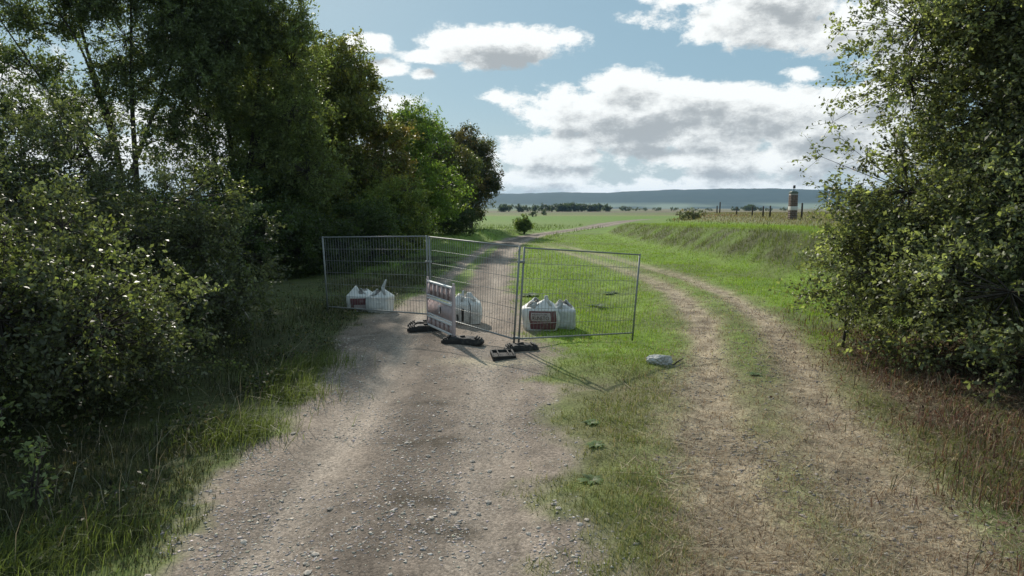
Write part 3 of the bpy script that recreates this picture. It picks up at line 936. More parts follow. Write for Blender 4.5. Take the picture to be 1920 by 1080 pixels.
# the biggest stones, one by one, on the track
var_meshes = []
for k_ in range(5):
    r_ = np.random.default_rng(90 + k_)
    me0 = bpy.data.meshes.new('stone')
    import bmesh
    bm = bmesh.new()
    bmesh.ops.create_icosphere(bm, subdivisions=1, radius=1)
    for v_ in bm.verts: v_.co *= r_.uniform(.72, 1.2); v_.co.z *= .42
    bm.to_mesh(me0); bm.free()
    tone = (.42, .52, .6, .34, .48)[k_]
    at = me0.attributes.new('Col', 'FLOAT_COLOR', 'POINT')
    for d_ in at.data: d_.color = (tone, tone * .87, tone * .74, 1)
    me0.materials.append(M['stone'])
    var_meshes.append(me0)
rs = np.random.default_rng(5)
for k_ in range(110):
    y = 4.5 * (14 / 4.5) ** rs.random()
    x = rs.uniform(np.interp(y, RY, RL) + .05, np.interp(y, RY, RR) - .02)
    o = link('stone', var_meshes[k_ % 5], parent=road)
    s_ = rs.uniform(.018, .038)
    o.scale = (s_, s_ * rs.uniform(.8, 1.3), s_)
    o.location = (x, y, H1(x, y) + s_ * .2)
    o.rotation_euler = (0, 0, rs.uniform(0, 6))


# ------------------------------------------------------------------ grass
def blades(name, x, y, h, wd, cols, label, mat=None, lean=.35, seg=2, wind=(.25, -.1), cat='grass'):
    n = len(x)
    z = height(x, y) - .01
    th = rng.random(n) * 6.283
    dx, dy = np.cos(th), np.sin(th)
    a = rng.random(n) * 6.283
    ln = np.abs(rng.normal(size=n)) * lean
    lx, ly = np.cos(a) * ln + wind[0] * .3, np.sin(a) * ln + wind[1] * .3
    P = np.stack([x, y, z], -1)
    side = np.stack([dx, dy, dx * 0], -1) * (wd / 2)[:, None]
    top = P + np.stack([lx * h, ly * h, h / np.sqrt(1 + ln ** 2)], -1)
    if seg == 1:
        V = np.stack([P - side, P + side, top], 1).reshape(-1, 3)
        F = [np.arange(n * 3).reshape(n, 3)]
        K = np.repeat(cols, 3, 0)
    else:
        midp = P + np.stack([lx * h * .32, ly * h * .32, h * .62], -1)
        V = np.stack([P - side, P + side, midp + side * .8, midp - side * .8, top], 1).reshape(-1, 3)
        i_ = np.arange(n)[:, None] * 5
        F = [i_ + np.array([[0, 1, 2, 3]]), i_ + np.array([[3, 2, 4]])]
        K = np.repeat(cols, 5, 0)
    o = link(name, raw_mesh(name, V, F, False, K), mat or M['grass'])
    tag(o, label, cat, kind='stuff')
    return o


def jit(c, n, v=.25):
    return np.clip(np.array(c)[None] * (1 + rng.normal(size=(n, 1)) * v), .01, .7)


def scatter(n, ylo, yhi, xl, xr, p=1.0):
    """more blades close by, fewer far off"""
    y = (ylo ** -p + rng.random(n) * (yhi ** -p - ylo ** -p)) ** (-1 / p)
    lo = np.maximum(xl, -.95 * y - 2)
    hi = np.minimum(xr, .95 * y + 2)
    return lo + (hi - lo) * rng.random(n), y


# meadow between and beyond the tracks
x, y = scatter(330000, 4.2, 70, -2.5, 17, .55)
gz, tz, rz_, din, e_ = zones(x, y)
cl = fbm(x, y, 1.4, 3, 60)
dens = (1 - gz) * (1 - np.clip(tz * (.55 + rz_ * .5), 0, .95))
dens *= np.where(y < 11.5, np.clip(cl * 2.2 - .55, .06, 1), np.clip(cl * 2 - .1, .35, 1))
shade_r = np.exp(-(((x - 9.4) / 3.2) ** 2 + ((y - 11.5) / 3.8) ** 2))
dens *= 1 - np.clip(shade_r * 1.3, 0, .92)
dens *= np.where((x < 1.2) & (y > 18), sst(x, -.4, .3), 1)
k_ = rng.random(len(x)) < dens
x, y, cl, tz = x[k_], y[k_], cl[k_], tz[k_]
n = len(x)
f = np.clip(sst(y, 10.5, 14) * .85 + (cl - .5) * .6, 0, 1)[:, None]
cols = jit((.120, .128, .055), n) * (1 - f) + jit((.215, .31, .045), n, .22) * f
ds = (rng.random(n) < .10 + tz * .55 + .16 * (y < 11))[:, None]
cols = np.where(ds, jit((.25, .215, .145), n), cols)
xf = np.interp(y, FY, FX)
sl = np.clip((x - xf) / 3.3, 0, 1)
scr = (sst(sl, .15, .4) * (1 - sst(sl, .8, 1)) * np.clip(fbm(x, y, 1.2, 4, 32) * 2.2 - .4, 0, 1))[:, None]
cols = cols * (1 - scr * .75) + jit((.085, .085, .045), n, .35) * scr * .75
hh = rng.uniform(.035, .085, n) * (.7 + cl * .9) * (1 - .45 * tz) * (1 + sst(y, 12, 16) * .35) * (1 + 2.2 * scr[:, 0])
blades('meadow_grass', x, y, hh, np.clip(.004 + .00065 * y, .005, .03), cols, 'short sunlit meadow grass beside and between the two tracks', seg=1, lean=.5)

# trodden straw and dead stalks on the dirt track
x, y = scatter(150000, 4.2, 30, 0, 11, .8)
gz, tz, rz_, din, e_ = zones(x, y)
k_ = rng.random(len(x)) < tz * .9 * (1 - gz) + .3 * (x > 1.1) * (y < 15) * (1 - gz) + .5 * np.exp(-(((x - 7.5) / 2.5) ** 2 + ((y - 9) / 4) ** 2))
x, y = x[k_], y[k_]
n = len(x)
cols = np.where(rng.random((n, 1)) < .62, jit((.42, .35, .245), n, .3), jit((.20, .145, .10), n, .3))
blades('dry_straw', x, y, rng.uniform(.03, .11, n), np.clip(.006 + .0006 * y, .007, .02), cols, 'trodden dry straw lying over the dirt track', M['litter'], 3.6, 1, cat='straw')

# dry reddish weeds between the dirt track and the large shrub
x, y = scatter(50000, 4.3, 18, 3, 11, .8)
off = x - np.interp(y, DY, DX)
k_ = rng.random(len(x)) < np.exp(-((off - 2.5) / .9) ** 2) * np.clip(fbm(x, y, 1.3, 3, 91) * 3 - .9, 0, 1)
x, y = x[k_], y[k_]
n = len(x)
cols = np.where(rng.random((n, 1)) < .6, jit((.15, .085, .06), n, .35), np.where(rng.random((n, 1)) < .5, jit((.30, .24, .16), n, .3), jit((.10, .115, .045), n, .3)))
blades('dry_weeds', x, y, rng.uniform(.05, .26, n), np.clip(.005 + .0006 * y, .006, .02), cols, 'ragged reddish brown dry weeds along the foot of the large shrub', M['litter'], 1.0, 2, cat='weeds')

# pale seed stalks standing in the shaded verge
x = -3.3 - np.abs(rng.normal(size=170)) * .9
y = 4.3 * (16 / 4.3) ** rng.random(170)
blades('seed_stalks', x, y, rng.uniform(.3, .6, 170), np.full(170, .006), jit((.30, .28, .20), 170, .3), 'thin pale seed stalks in the left verge', M['litter'], .8, 2, (.8, 0), cat='stalks')

# leaf litter at the foot of the right-hand shrub
n = 26000
x = 7.6 + rng.normal(size=n) * 1.9
y = 4.3 + rng.random(n) * 11
x = x + (y - 9) * .22
dc = np.interp(y, DY, DX)
k_ = (rng.random(n) < np.clip((x - dc - 1.0) / 1.1, 0.05, 1)) & (x > .9)
x, y = x[k_], y[k_]
n = len(x)
P = np.stack([x, y, height(x, y) + rng.uniform(.004, .035, n)], -1)
cols = np.where(rng.random((n, 1)) < .75, jit((.105, .058, .042), n, .35), jit((.27, .21, .14), n, .3))
V, F, K = leaf_geo(P, np.full(n, .04), cols, 1.6)
tag(link('fallen_leaves', raw_mesh('fallen_leaves', V, [F], False, K), M['litter']), 'reddish brown fallen leaves under the large shrub', 'leaves', kind='stuff')

# rank verge grass on the shaded side
x = -2.6 - np.abs(rng.normal(size=52000)) * 1.7
y = 4.3 * (38 / 4.3) ** (rng.random(52000) ** 1.1)
rl = np.interp(y, RY, RL)
gz = zones(x, y)[0]
cl = fbm(x, y, .9, 3, 71)
k_ = (rng.random(len(x)) < (1 - gz) * np.clip(cl * 3.0 - .95, .05, 1)) & (x < rl + .25)
x, y, cl, rl = x[k_], y[k_], cl[k_], rl[k_]
n = len(x)
edge = np.clip((rl - x) / 1.4, 0, 1)
hh = (.04 + .17 * edge * rng.random(n) ** .8) * (.6 + cl)
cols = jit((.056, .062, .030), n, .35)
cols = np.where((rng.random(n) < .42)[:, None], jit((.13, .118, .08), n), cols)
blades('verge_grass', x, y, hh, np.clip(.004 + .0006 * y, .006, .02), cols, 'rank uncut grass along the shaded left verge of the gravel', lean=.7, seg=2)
# lush tufts at the verge, sunlit look put into a brighter blade colour
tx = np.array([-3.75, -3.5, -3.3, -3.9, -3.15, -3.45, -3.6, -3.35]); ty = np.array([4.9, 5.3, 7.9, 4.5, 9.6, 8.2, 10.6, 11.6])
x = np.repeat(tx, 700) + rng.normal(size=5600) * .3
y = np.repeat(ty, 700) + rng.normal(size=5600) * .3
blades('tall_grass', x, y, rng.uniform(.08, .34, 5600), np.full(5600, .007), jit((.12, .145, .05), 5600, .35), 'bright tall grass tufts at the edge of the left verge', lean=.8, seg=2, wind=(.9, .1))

# low broad-leaved undergrowth between the thicket and the verge
n = 26000
x = -3.5 - np.abs(rng.normal(size=n)) * 1.5
y = 4.4 * (26 / 4.4) ** rng.random(n)
cl = fbm(x, y, 1.6, 3, 75)
k_ = (rng.random(n) < np.clip(cl * 3.2 - 1.2, 0, 1)) & (zones(x, y)[0] < .3)
x, y, cl = x[k_], y[k_], cl[k_]
n = len(x)
P = np.stack([x, y, height(x, y) + rng.random(n) * .32 * cl], -1)
V, F, K = leaf_geo(P, np.full(n, .05), np.where(rng.random((n, 1)) < .8, jit((.055, .066, .03), n, .4), jit((.13, .10, .06), n, .4)), 1.2)
tag(link('undergrowth', raw_mesh('undergrowth', V, [F], False, K), M['leaf']), 'low broad-leaved undergrowth below the thicket', 'undergrowth', kind='stuff')

# taller field-edge grass far off: on the bank top, at the far bend and before the plain
x, y = scatter(60000, 28, 190, -9, 70, .3)
xf = np.interp(y, FY, FX)
gz = zones(x, y)[0]
drym = sst(x - xf, 6.5, 9.5) * sst(y, 30, 42)
leftb = sst(np.interp(y, RY, RL) - x, .1, .8) * (y < 110) * (y > 38)
rightb = np.exp(-((x - np.interp(y, RY, RR) - .7) / .5) ** 2) * (y > 60) * (y < 96)
k_ = rng.random(len(x)) < (drym * .8 + leftb * .5 + rightb) * (1 - gz)
x, y, drym = x[k_], y[k_], drym[k_]
n = len(x)
cols = np.where((drym > .4)[:, None], np.where(rng.random((n, 1)) < .6, jit((.20, .16, .095), n), jit((.15, .15, .07), n)), jit((.12, .165, .05), n))
red = (np.exp(-(((x - 26) / 2.5) ** 2 + ((y - 84) / 5) ** 2)) > .3)[:, None]
cols = np.where(red, jit((.21, .11, .085), n), cols)
blades('field_grass', x, y, rng.uniform(.2, .5, n) * (.6 + .4 * (drym < .4)), np.clip(.0010 * y, .03, .09), cols, 'tall dry grass on the bank top and along the far bend', lean=.5, seg=1)


# leafy weeds
def weed(x, y, s_, nl, col, label):
    root = empty('weed', on(x, y, 0))
    tag(root, label, 'weed')
    for k_ in range(nl):
        a = k_ / nl * 6.283 + rng.uniform(-.3, .3)
        L, wd = s_ * rng.uniform(.7, 1.2), s_ * .2
        t = np.linspace(0, 1, 5)
        cx2 = np.stack([np.cos(a) * L * t, np.sin(a) * L * t, L * (.55 * t - .42 * t * t) + .005], -1)
        ww = wd * np.sin(np.clip(t * .92 + .06, 0, 1) * math.pi)
        sd_ = np.array([-math.sin(a), math.cos(a), 0])
        V = np.concatenate([cx2 - sd_ * ww[:, None], cx2 + sd_ * ww[:, None]])
        F = np.array([[i, i + 5, i + 6, i + 1] for i in range(4)])
        me = raw_mesh('leaf', V, [F], True, np.repeat(jit(col, 1, .2), 10, 0))
        link('leaf', me, M['leaf'], root)


for (x, y, s_, nl, lab) in [(.80, 6.6, .16, 11, 'leafy weed growing at the right gravel edge nearest the camera'),
                            (.95, 7.55, .15, 10, 'small weed on the gravel edge, second from the camera'),
                            (1.0, 8.4, .14, 9, 'flat weed rosette in the thin grass beside the gravel'),
                            (.55, 21.0, .42, 14, 'dark broad-leaved dock plant in the meadow behind the fence'),
                            (2.55, 20.3, .40, 14, 'broad-leaved dock plant in the middle of the meadow'),
                            (3.4, 23.5, .38, 12, 'broad-leaved weed near the dirt track rut'),
                            (3.95, 10.9, .13, 18, 'grassy clump between the two ruts of the dirt track')]:
    weed(x, y, s_ * .85, nl + 5, (.10, .145, .045), lab)

# upright leafy shoots in the shaded corner
for (x, y, h_, lab) in [(-4.1, 5.6, .75, 'pale upright leafy shoot in the dark lower left corner'), (-4.35, 5.9, .6, 'short leafy shoot behind the pale one in the lower left'),
                        (-4.95, 6.3, .9, 'leafy shoot at the left picture edge')]:
    make_tree('leafy_shoot', lab, 'plant', on(x, y), [([(0, 0, 0), (.03, 0, h_ * .5), (.12, 0, h_)], .008)],
              [((.03, 0, h_ * .5), (.1, .1, .2)), ((.10, 0, h_ * .85), (.1, .1, .15))], 30, 3, 4, .055, (.15, .18, .085), None, .2, .1)

# ------------------------------------------------------------------ mobile fence
A0, A1 = np.array((-4.74, 17.4, .02)), np.array((-4.82, 17.4, 2.0))
B0, B1 = np.array((-1.93, 15.62, .10)), np.array((-1.95, 15.60, 2.10))
B0r, B1r = np.array((-1.86, 15.55, .10)), np.array((-1.88, 15.53, 2.09))
C0, C1 = np.array((.03, 13.12, .0)), np.array((.15, 13.10, 2.0))
C0r, C1r = np.array((.125, 13.16, .0)), np.array((.24, 13.14, 1.98))
D0, D1 = np.array((2.72, 15.2, -.26)), np.array((2.86, 15.25, 1.70))


def seg(mb, a, b, r, sides=6): mb.tube([a, a * .5 + b * .5, b], r, sides)


def fence_panel(L0, L1, R0, R1, label):
    o = empty('mobile_fence', tuple((L0 + R0) / 2))
    org = (L0 + R0) / 2
    tag(o, label, 'fence', 'mobile fence panels')

    def P(s_, t): return ((L0 * (1 - s_) + R0 * s_) * (1 - t) + (L1 * (1 - s_) + R1 * s_) * t) - org
    for s_ in (0, 1):
        m__ = MB(); seg(m__, P(s_, 0), P(s_, 1), .021, 10); m__.build('post', M['zinc'], o, True)
    m__ = MB(); seg(m__, P(0, .99), P(1, .99), .016, 10); m__.build('top_rail', M['zinc'], o, True)
    m__ = MB(); seg(m__, P(0, .09), P(1, .09), .017, 10); m__.build('bottom_rail', M['zinc'], o, True)
    for k_ in range(5):
        t = .09 + .9 * (k_ + 1) / 6
        m__ = MB(); seg(m__, P(0, t), P(1, t), .0042, 4); m__.build('horizontal_wire', M['zinc'], o)
    for k_ in range(36):
        s_ = (k_ + 1) / 37
        m__ = MB(); seg(m__, P(s_, .09), P(s_, .99), .0034, 4); m__.build('vertical_wire', M['zinc'], o)
    return o


fence_panel(A0, A1, B0, B1, 'left panel of the grey mobile wire fence, in tree shade')
fence_panel(B0r, B1r, C0, C1, 'middle wire fence panel standing across the gravel track')
fp = fence_panel(C0r, C1r, D0, D1, 'right wire fence panel leaning over the sunlit grass')
for (p, lab) in ((((C0 * .9 + C1 * .1) + (C0r * .9 + C1r * .1)) / 2, 'low steel clamp joining the two leaning fence posts'),
                 (((C0 * .15 + C1 * .85) + (C0r * .15 + C1r * .85)) / 2, 'upper steel clamp joining the two leaning fence posts'),
                 (((B0 * .3 + B1 * .7) + (B0r * .3 + B1r * .7)) / 2, 'steel clamp at the shaded joint of the fence')):
    c_ = empty('fence_clamp', tuple(p)); tag(c_, lab, 'clamp')
    m__ = MB(); m__.box((0, 0, 0), (.15, .06, .05)); bevel(m__.build('plate', M['zinc'], c_), .012)
    m__ = MB(); m__.tube([(0, -.06, 0), (0, 0, 0), (0, .06, 0)], .014, 8); m__.build('bolt', M['zinc'], c_)


# ------------------------------------------------------------------ black fence feet
def foot_block(x, y, rz, L, W, Hh, label, tray=False, tilt=0.0):
    o = empty('ballast_block', (x, y, H1(x, y)), rz)
    o.rotation_euler = (tilt, 0, rz)
    tag(o, label, 'ballast block')
    n = 15
    t = np.linspace(-1, 1, n)
    top = Hh * np.where(np.abs(t) < .45, 1.0, np.where(np.abs(t) < .6, .82, 1.0 - .5 * (np.abs(t) - .6) / .4))
    half = W / 2 * (1 - .45 * np.clip((np.abs(t) - .7) / .3, 0, 1) ** 2)
    if tray: top = np.full(n, Hh); half = np.full(n, W / 2)
    V, F = [], []
    for k_ in range(n):
        xx = t[k_] * L / 2
        V += [(xx, -half[k_], 0), (xx, -half[k_] * .9, top[k_]), (xx, half[k_] * .9, top[k_]), (xx, half[k_], 0)]
    for k_ in range(n - 1):
        a = k_ * 4
        F += [(a, a + 4, a + 5, a + 1), (a + 1, a + 5, a + 6, a + 2), (a + 2, a + 6, a + 7, a + 3), (a + 3, a + 7, a + 4, a)]
    F += [(0, 1, 2, 3), (4 * n - 1, 4 * n - 2, 4 * n - 3, 4 * n - 4)]
    m__ = MB(); m__.add(V, F)
    bevel(m__.build('body', M['rubber'], o), .008)
    if tray:
        for (cx2, cy2, sx, sy) in ((0, -W * .44, L, .035), (0, W * .44, L, .035), (-L * .47, 0, .035, W * .8), (L * .47, 0, .035, W * .8), (-L * .2, 0, .025, W * .8), (L * .25, 0, .025, W * .8)):
            m__ = MB(); m__.box((cx2, cy2, Hh + .018), (sx, sy, .036)); bevel(m__.build('rim', M['rubber'], o), .006)
    else:
        for s_ in (-1, 1):
            for k_ in range(3):
                q = .64 + k_ * .11
                m__ = MB(); m__.box((s_ * q * L / 2, 0, Hh * (1 - .5 * (q - .6) / .4) + .012), (.028, W * .75, .03)); bevel(m__.build('rib', M['rubber'], o), .006)
        m__ = MB(); m__.tube([(0, 0, Hh), (0, 0, Hh + .012), (0, 0, Hh + .03)], .05, 14); m__.build('socket', M['rubber'], o)
    return o


foot_block(-1.0, 13.62, R(-8), .86, .34, .13, 'black plastic foot under the near end of the striped barrier')
foot_block(-1.93, 15.12, R(8), .84, .32, .13, 'front black plastic foot under the far end of the barrier')
foot_block(-2.02, 15.66, R(4), .80, .32, .13, 'rear black plastic foot at the shaded fence joint')
foot_block(.18, 12.98, R(12), .66, .30, .12, 'black foot block holding the two leaning fence posts')
foot_block(-.17, 12.38, R(10), .42, .44, .06, 'black tray-like foot with recessed top lying before the fence posts', True, R(6))

# ------------------------------------------------------------------ striped barrier
bp0, bp1 = np.array((-1.90, 15.2)), np.array((-1.17, 13.72))
ang = math.atan2(bp1[1] - bp0[1], bp1[0] - bp0[0])
BL = float(np.linalg.norm(bp1 - bp0))
bar = empty('traffic_barrier', ((bp0[0] + bp1[0]) / 2, (bp0[1] + bp1[1]) / 2, .10), ang)
tag(bar, 'faded pink and white plastic traffic barrier seen at an angle before the fence', 'barrier')
for s_ in (-1, 1):
    m__ = MB(); m__.box((s_ * (BL / 2 - .04), 0, .52), (.085, .06, 1.06)); bevel(m__.build('end_post', M['plastic'], bar), .015)
for z, hh_, nm in ((1.0, .045, 'rail'), (.70, .03, 'rail'), (.635, .03, 'rail'), (.29, .03, 'rail'), (.225, .03, 'rail'), (.03, .045, 'rail')):
    m__ = MB(); m__.box((0, 0, z), (BL - .165, .072, hh_)); bevel(m__.build(nm, M['plastic_w'], bar), .008)
nb = 11
for k_ in range(nb):
    xx = -BL / 2 + .10 + (BL - .2) * (k_ + .5) / nb
    for (z0, z1) in ((.715, .978), (.052, .21)):
        m__ = MB(); m__.box((xx, 0, (z0 + z1) / 2), ((BL - .2) / nb * (.96 if k_ % 2 else .92), .026 if k_ % 2 else .045, z1 - z0))
        m__.build('slat', M['plastic_r'] if k_ % 2 else M['plastic'], bar)
m__ = MB(); m__.box((0, 0, .4625), (BL - .165, .03, .315)); bpan = m__.build('panel', M['plastic'], bar)
for k_ in range(16):
    xx = -BL / 2 + .12 + (BL - .24) * (k_ + .5) / 16
    for s_ in (-1, 1):
        m__ = MB(); m__.box((xx, s_ * .0185, .4625), (.022, .007, .31)); m__.build('ridge', M['plastic'], bpan)
for z in (.395, .535):
    m__ = MB(); m__.tube([(.03, -.023, z), (.03, -.035, z), (.03, -.042, z)], .022, 10); m__.build('bolt', M['plastic_w'], bpan)
m__ = MB(); m__.box((.075, -.026, .465), (.02, .008, .13)); m__.build('latch', M['black'], bpan)
for s_ in (-1, 1):
    m__ = MB(); m__.tube([(s_ * (BL / 2 - .04), 0, 1.04), (s_ * (BL / 2 - .04), 0, 1.07), (s_ * (BL / 2 - .04), 0, 1.10)], .025, 10); m__.build('lamp_peg', M['plastic'], bar)


# ------------------------------------------------------------------ filled sacks
def sack(name, label, x, y, rz, W, D, Hh, mat, seed, crumple=.08, ears=(), prints=(), straps=(), lean=(0, 0), fill=True, group='bulk sacks behind the fence'):
    r_ = np.random.default_rng(seed)
    o = empty(name, (x, y, H1(x, y) - .01), rz)
    tag(o, label, 'sack', group)
    ns, nt = 56, 22
    ph = r_.random(6) * 6.28

    def S(s_, t):
        """perimeter 0..1 starting at the front left corner, going along the front; t height 0..1 (above 1 the loose collar)"""
        th = (s_ * 4 + 0) % 4
        a = -math.pi * .75 + th * math.pi / 2
        p_ = 5.0
        c, s2 = math.cos(a), math.sin(a)
        rr = 1 / (abs(c) ** p_ + abs(s2) ** p_) ** (1 / p_)
        bulge = 1 + .07 * math.sin(min(t, 1) * math.pi) - .05 * max(0, .12 - t) / .12
        collar = max(0, t - .76)
        wr = crumple * (.25 + 1.6 * max(0, t - .55)) * (math.sin(a * 3 + ph[0] + t * 5) * .5 + math.sin(a * 7 + ph[1] - t * 9) * .3 + math.sin(a * 11 + ph[2] + t * 14) * .10)
        k_ = rr * bulge * (1 - collar * 1.9 - collar * collar * 2.0) + wr * (1 - collar * 2) + .05 * math.sin(a * 2 + ph[5] + t * 2) + .03 * math.sin(t * 9 + ph[2] + a)
        z = t * Hh
        if t > .8: z += (t - .8) / .2 * Hh * (.09 * math.sin(a * 2 + ph[3]) - (.05 + .05 * math.sin(a + ph[4])) * math.cos(4 * a) + .05 * math.sin(a + ph[1]))
        return np.array([W / 2 * k_ * c + lean[0] * t, D / 2 * k_ * s2 + lean[1] * t, max(z, .0)])
    V = np.array([[S(i / ns, j / (nt - 1)) for i in range(ns)] for j in range(nt)])
    inner = V[-1] * np.array([.93, .93, 1]) - np.array([0, 0, .01])
    low = V[-5] * np.array([.86, .86, 1]); low[:, 2] = V[-5][:, 2].mean()
    V = np.concatenate([V.reshape(-1, 3), inner, low])
    q = [(j * ns + i, j * ns + (i + 1) % ns, (j + 1) * ns + (i + 1) % ns, (j + 1) * ns + i) for j in range(nt + 1) for i in range(ns)]
    m__ = MB(); m__.add(V, q)
    m__.build('body', mat, o, True)
    if fill:
        cen = low.mean(0)
        rings = [low * np.array([1.02, 1.02, 1])]
        for f_, dz in ((.75, .05), (.45, .09), (.15, .10)):
            rings.append(cen + (low - cen) * f_ + np.stack([r_.normal(size=ns) * .012, r_.normal(size=ns) * .012, dz + r_.normal(size=ns) * .025], -1))
        FV = np.concatenate(rings)
        q = [(j * ns + i, j * ns + (i + 1) % ns, (j + 1) * ns + (i + 1) % ns, (j + 1) * ns + i) for j in range(3) for i in range(ns)]
        m__ = MB(); m__.add(FV, q, [list(range(3 * ns, 4 * ns))])
        m__.build('filling', M['rubble'], o)

    def patch(nm, s0, s1, t0, t1, off, mt, parent=o, k1=18, k2=9):
        G = []
        for j in range(k2 + 1):
            for i in range(k1 + 1):
                s_, t = s0 + (s1 - s0) * i / k1, t0 + (t1 - t0) * j / k2
                p = S(s_, t)
                du, dv = S(s_ + .004, t) - p, S(s_, min(t + .01, 1.0)) - S(s_, min(t + .01, 1.0) - .02)
                nn = np.cross(du, dv); nn /= np.linalg.norm(nn) + 1e-9
                G.append(p + nn * off)
        q = [(j * (k1 + 1) + i, j * (k1 + 1) + i + 1, (j + 1) * (k1 + 1) + i + 1, (j + 1) * (k1 + 1) + i) for j in range(k2) for i in range(k1)]
        m2 = MB(); m2.add(G, q)
        return m2.build(nm, mt, parent, True)
    made = [patch(nm, s0, s1, t0, t1, off, M[mt]) for (nm, s0, s1, t0, t1, off, mt) in prints]
    for (s_, t0, t1, wd, mt) in straps: patch('strap', s_ - wd, s_ + wd, t0, t1, .012, M[mt], o, 3, 12)
    for (s_, dx, dz, wd) in ears:
        p = S(s_, .98)
        tip = p + np.array([dx, r_.uniform(-.03, .03), dz])
        n_ = 7
        path = np.array([p * (1 - t) + tip * t + np.array([0, 0, .03 * math.sin(t * 3)]) for t in np.linspace(0, 1, n_)])
        path[0] = S(s_, .86)
        ws = np.linspace(wd * 2.4, wd * .75, n_)
        Vv, sdv = [], np.array([.8, -.6, 0])
        for p_, w2 in zip(path, ws): Vv += [p_ - sdv * w2 + (0, -.008, 0), p_ + sdv * w2 + (0, -.008, 0), p_ + sdv * w2 + (0, .008, 0), p_ - sdv * w2 + (0, .008, 0)]
        F = []
        for k_ in range(n_ - 1):
            a = k_ * 4
            F += [(a + i, a + (i + 1) % 4, a + 4 + (i + 1) % 4, a + 4 + i) for i in range(4)]
        F += [(0, 3, 2, 1), (4 * n_ - 4, 4 * n_ - 3, 4 * n_ - 2, 4 * n_ - 1)]
        m2 = MB(); m2.add(Vv, F); m2.build('lifting_loop', mat, o, True)
    return (made[-1] if made else o), S


def lettering(parent, S, text, s0, s1, t0, t1, off, mat, name='lettering'):
    """flat print of a word wrapped on the sack face"""
    cu = bpy.data.curves.new('lettering', 'FONT')
    cu.body = text
    cu.resolution_u = 2
    tmp = bpy.data.objects.new('lettering', cu)
    COL.objects.link(tmp)
    dg = bpy.context.evaluated_depsgraph_get()
    me = bpy.data.meshes.new_from_object(tmp.evaluated_get(dg))
    bpy.data.objects.remove(tmp)
    co = np.array([v_.co[:] for v_ in me.vertices])
    lo, hi = co.min(0), co.max(0)
    for v_, c in zip(me.vertices, co):
        fs, ft = (c[0] - lo[0]) / (hi[0] - lo[0]), (c[1] - lo[1]) / (hi[1] - lo[1])
        s_, t = s0 + (s1 - s0) * fs, t0 + (t1 - t0) * ft
        p = S(s_, t)
        nn = np.cross(S(s_ + .004, t) - p, np.array([0, 0, 1.0])); nn /= np.linalg.norm(nn)
        v_.co = p + nn * off
    link(name, me, M[mat], parent)


# the pair at the sunny end
o, S = sack('bulk_sack', 'crumpled white sack with dark red print and pale lettered label, on sunlit grass', .66, 15.35, R(-6), .80, .70, .62, M['bag'], 3, .085,
            ears=((.03, -.03, .06, .05), (.22, .02, .09, .03)), prints=(('red_print', .045, .243, .05, .72, .006, 'red'), ('label_patch', .06, .205, .36, .66, .011, 'pale')), lean=(-.02, 0))
lettering(o, S, 'RUNSTO', .07, .195, .40, .54, .016, 'dark_print')
lettering(o, S, 'KONTOR', .07, .185, .57, .63, .016, 'dark_print')
sack('bulk_sack', 'plain greyish white sack standing right of the red printed one', 1.19, 15.62, R(-4), .52, .62, .56, M['bag_grey'], 8, .05,
     ears=((.05, -.02, .06, .04),), straps=((.04, .02, .95, .012, 'bag'),))
# the one behind the barrier
sack('bulk_sack', 'white sack with black marks standing on the gravel behind the barrier', -1.14, 16.35, R(4), .78, .66, .62, M['bag'], 14, .06,
     ears=((.21, .0, .10, .05), (.08, .03, .14, .022)), straps=((.105, .12, .62, .010, 'black'), (.06, .16, .40, .008, 'black'), (.17, .02, .9, .003, 'black')))
# the pair in the shade
sack('bulk_sack', 'shaded sack with dark red print panel behind the left fence panel', -4.02, 18.05, R(5), .66, .62, .56, M['bag'], 21, .06,
     ears=((.2, -.10, .10, .02),), prints=(('red_print', .03, .235, .10, .66, .006, 'red'), ('label_patch', .06, .20, .16, .36, .011, 'pale')))
sack('bulk_sack', 'white sack with upright lifting loop at the edge of the shade', -3.48, 17.85, R(-6), .60, .60, .56, M['bag'], 27, .06,
     ears=((.23, .12, .30, .035), (.04, .0, .06, .03)), straps=((.03, .05, .95, .006, 'bag_grey'),))

# pale rock in the grass
import bmesh
bm = bmesh.new()
bmesh.ops.create_icosphere(bm, subdivisions=4, radius=1)
r_ = np.random.default_rng(4)
dirs_ = r_.normal(size=(9, 3)); dirs_ /= np.linalg.norm(dirs_, axis=1)[:, None]
for v_ in bm.verts:
    c = np.array(v_.co[:])
    for d_ in dirs_:
        ex = c @ d_ - .72
        if ex > 0: c = c - d_ * ex * .9
    n_ = math.sin(c[0] * 9 + 1) * math.sin(c[1] * 8 + 2) * math.sin(c[2] * 10) * .12 + math.sin(c[0] * 23 + c[2] * 9) * math.sin(c[1] * 19 + 3) * .06 + r_.normal() * .025
    c = c * (1 + n_)
    v_.co = Vector((c[0] * .24, c[1] * .16, c[2] * .13))
me = bpy.data.meshes.new('rock'); bm.to_mesh(me); bm.free()
o = link('rock', me, M['concrete'], None, (2.58, 11.75, H1(2.58, 11.75) + .055))
tag(o, 'pale grey rough rock lying in the grass beside the dirt track', 'rock')

# fallen stick by the rut
m__ = MB()
m__.tube([(-.16, -.25, 0), (-.05, -.1, .03), (.02, .03, .02), (.14, .25, .015)], [.016, .014, .012, .007], 6)
o = m__.build('fallen_stick', M['bark'], None, True, (2.98, 11.95, H1(2.98, 11.95) + .02))
tag(o, 'thin dark stick lying at the edge of the dirt track near the rock', 'stick')

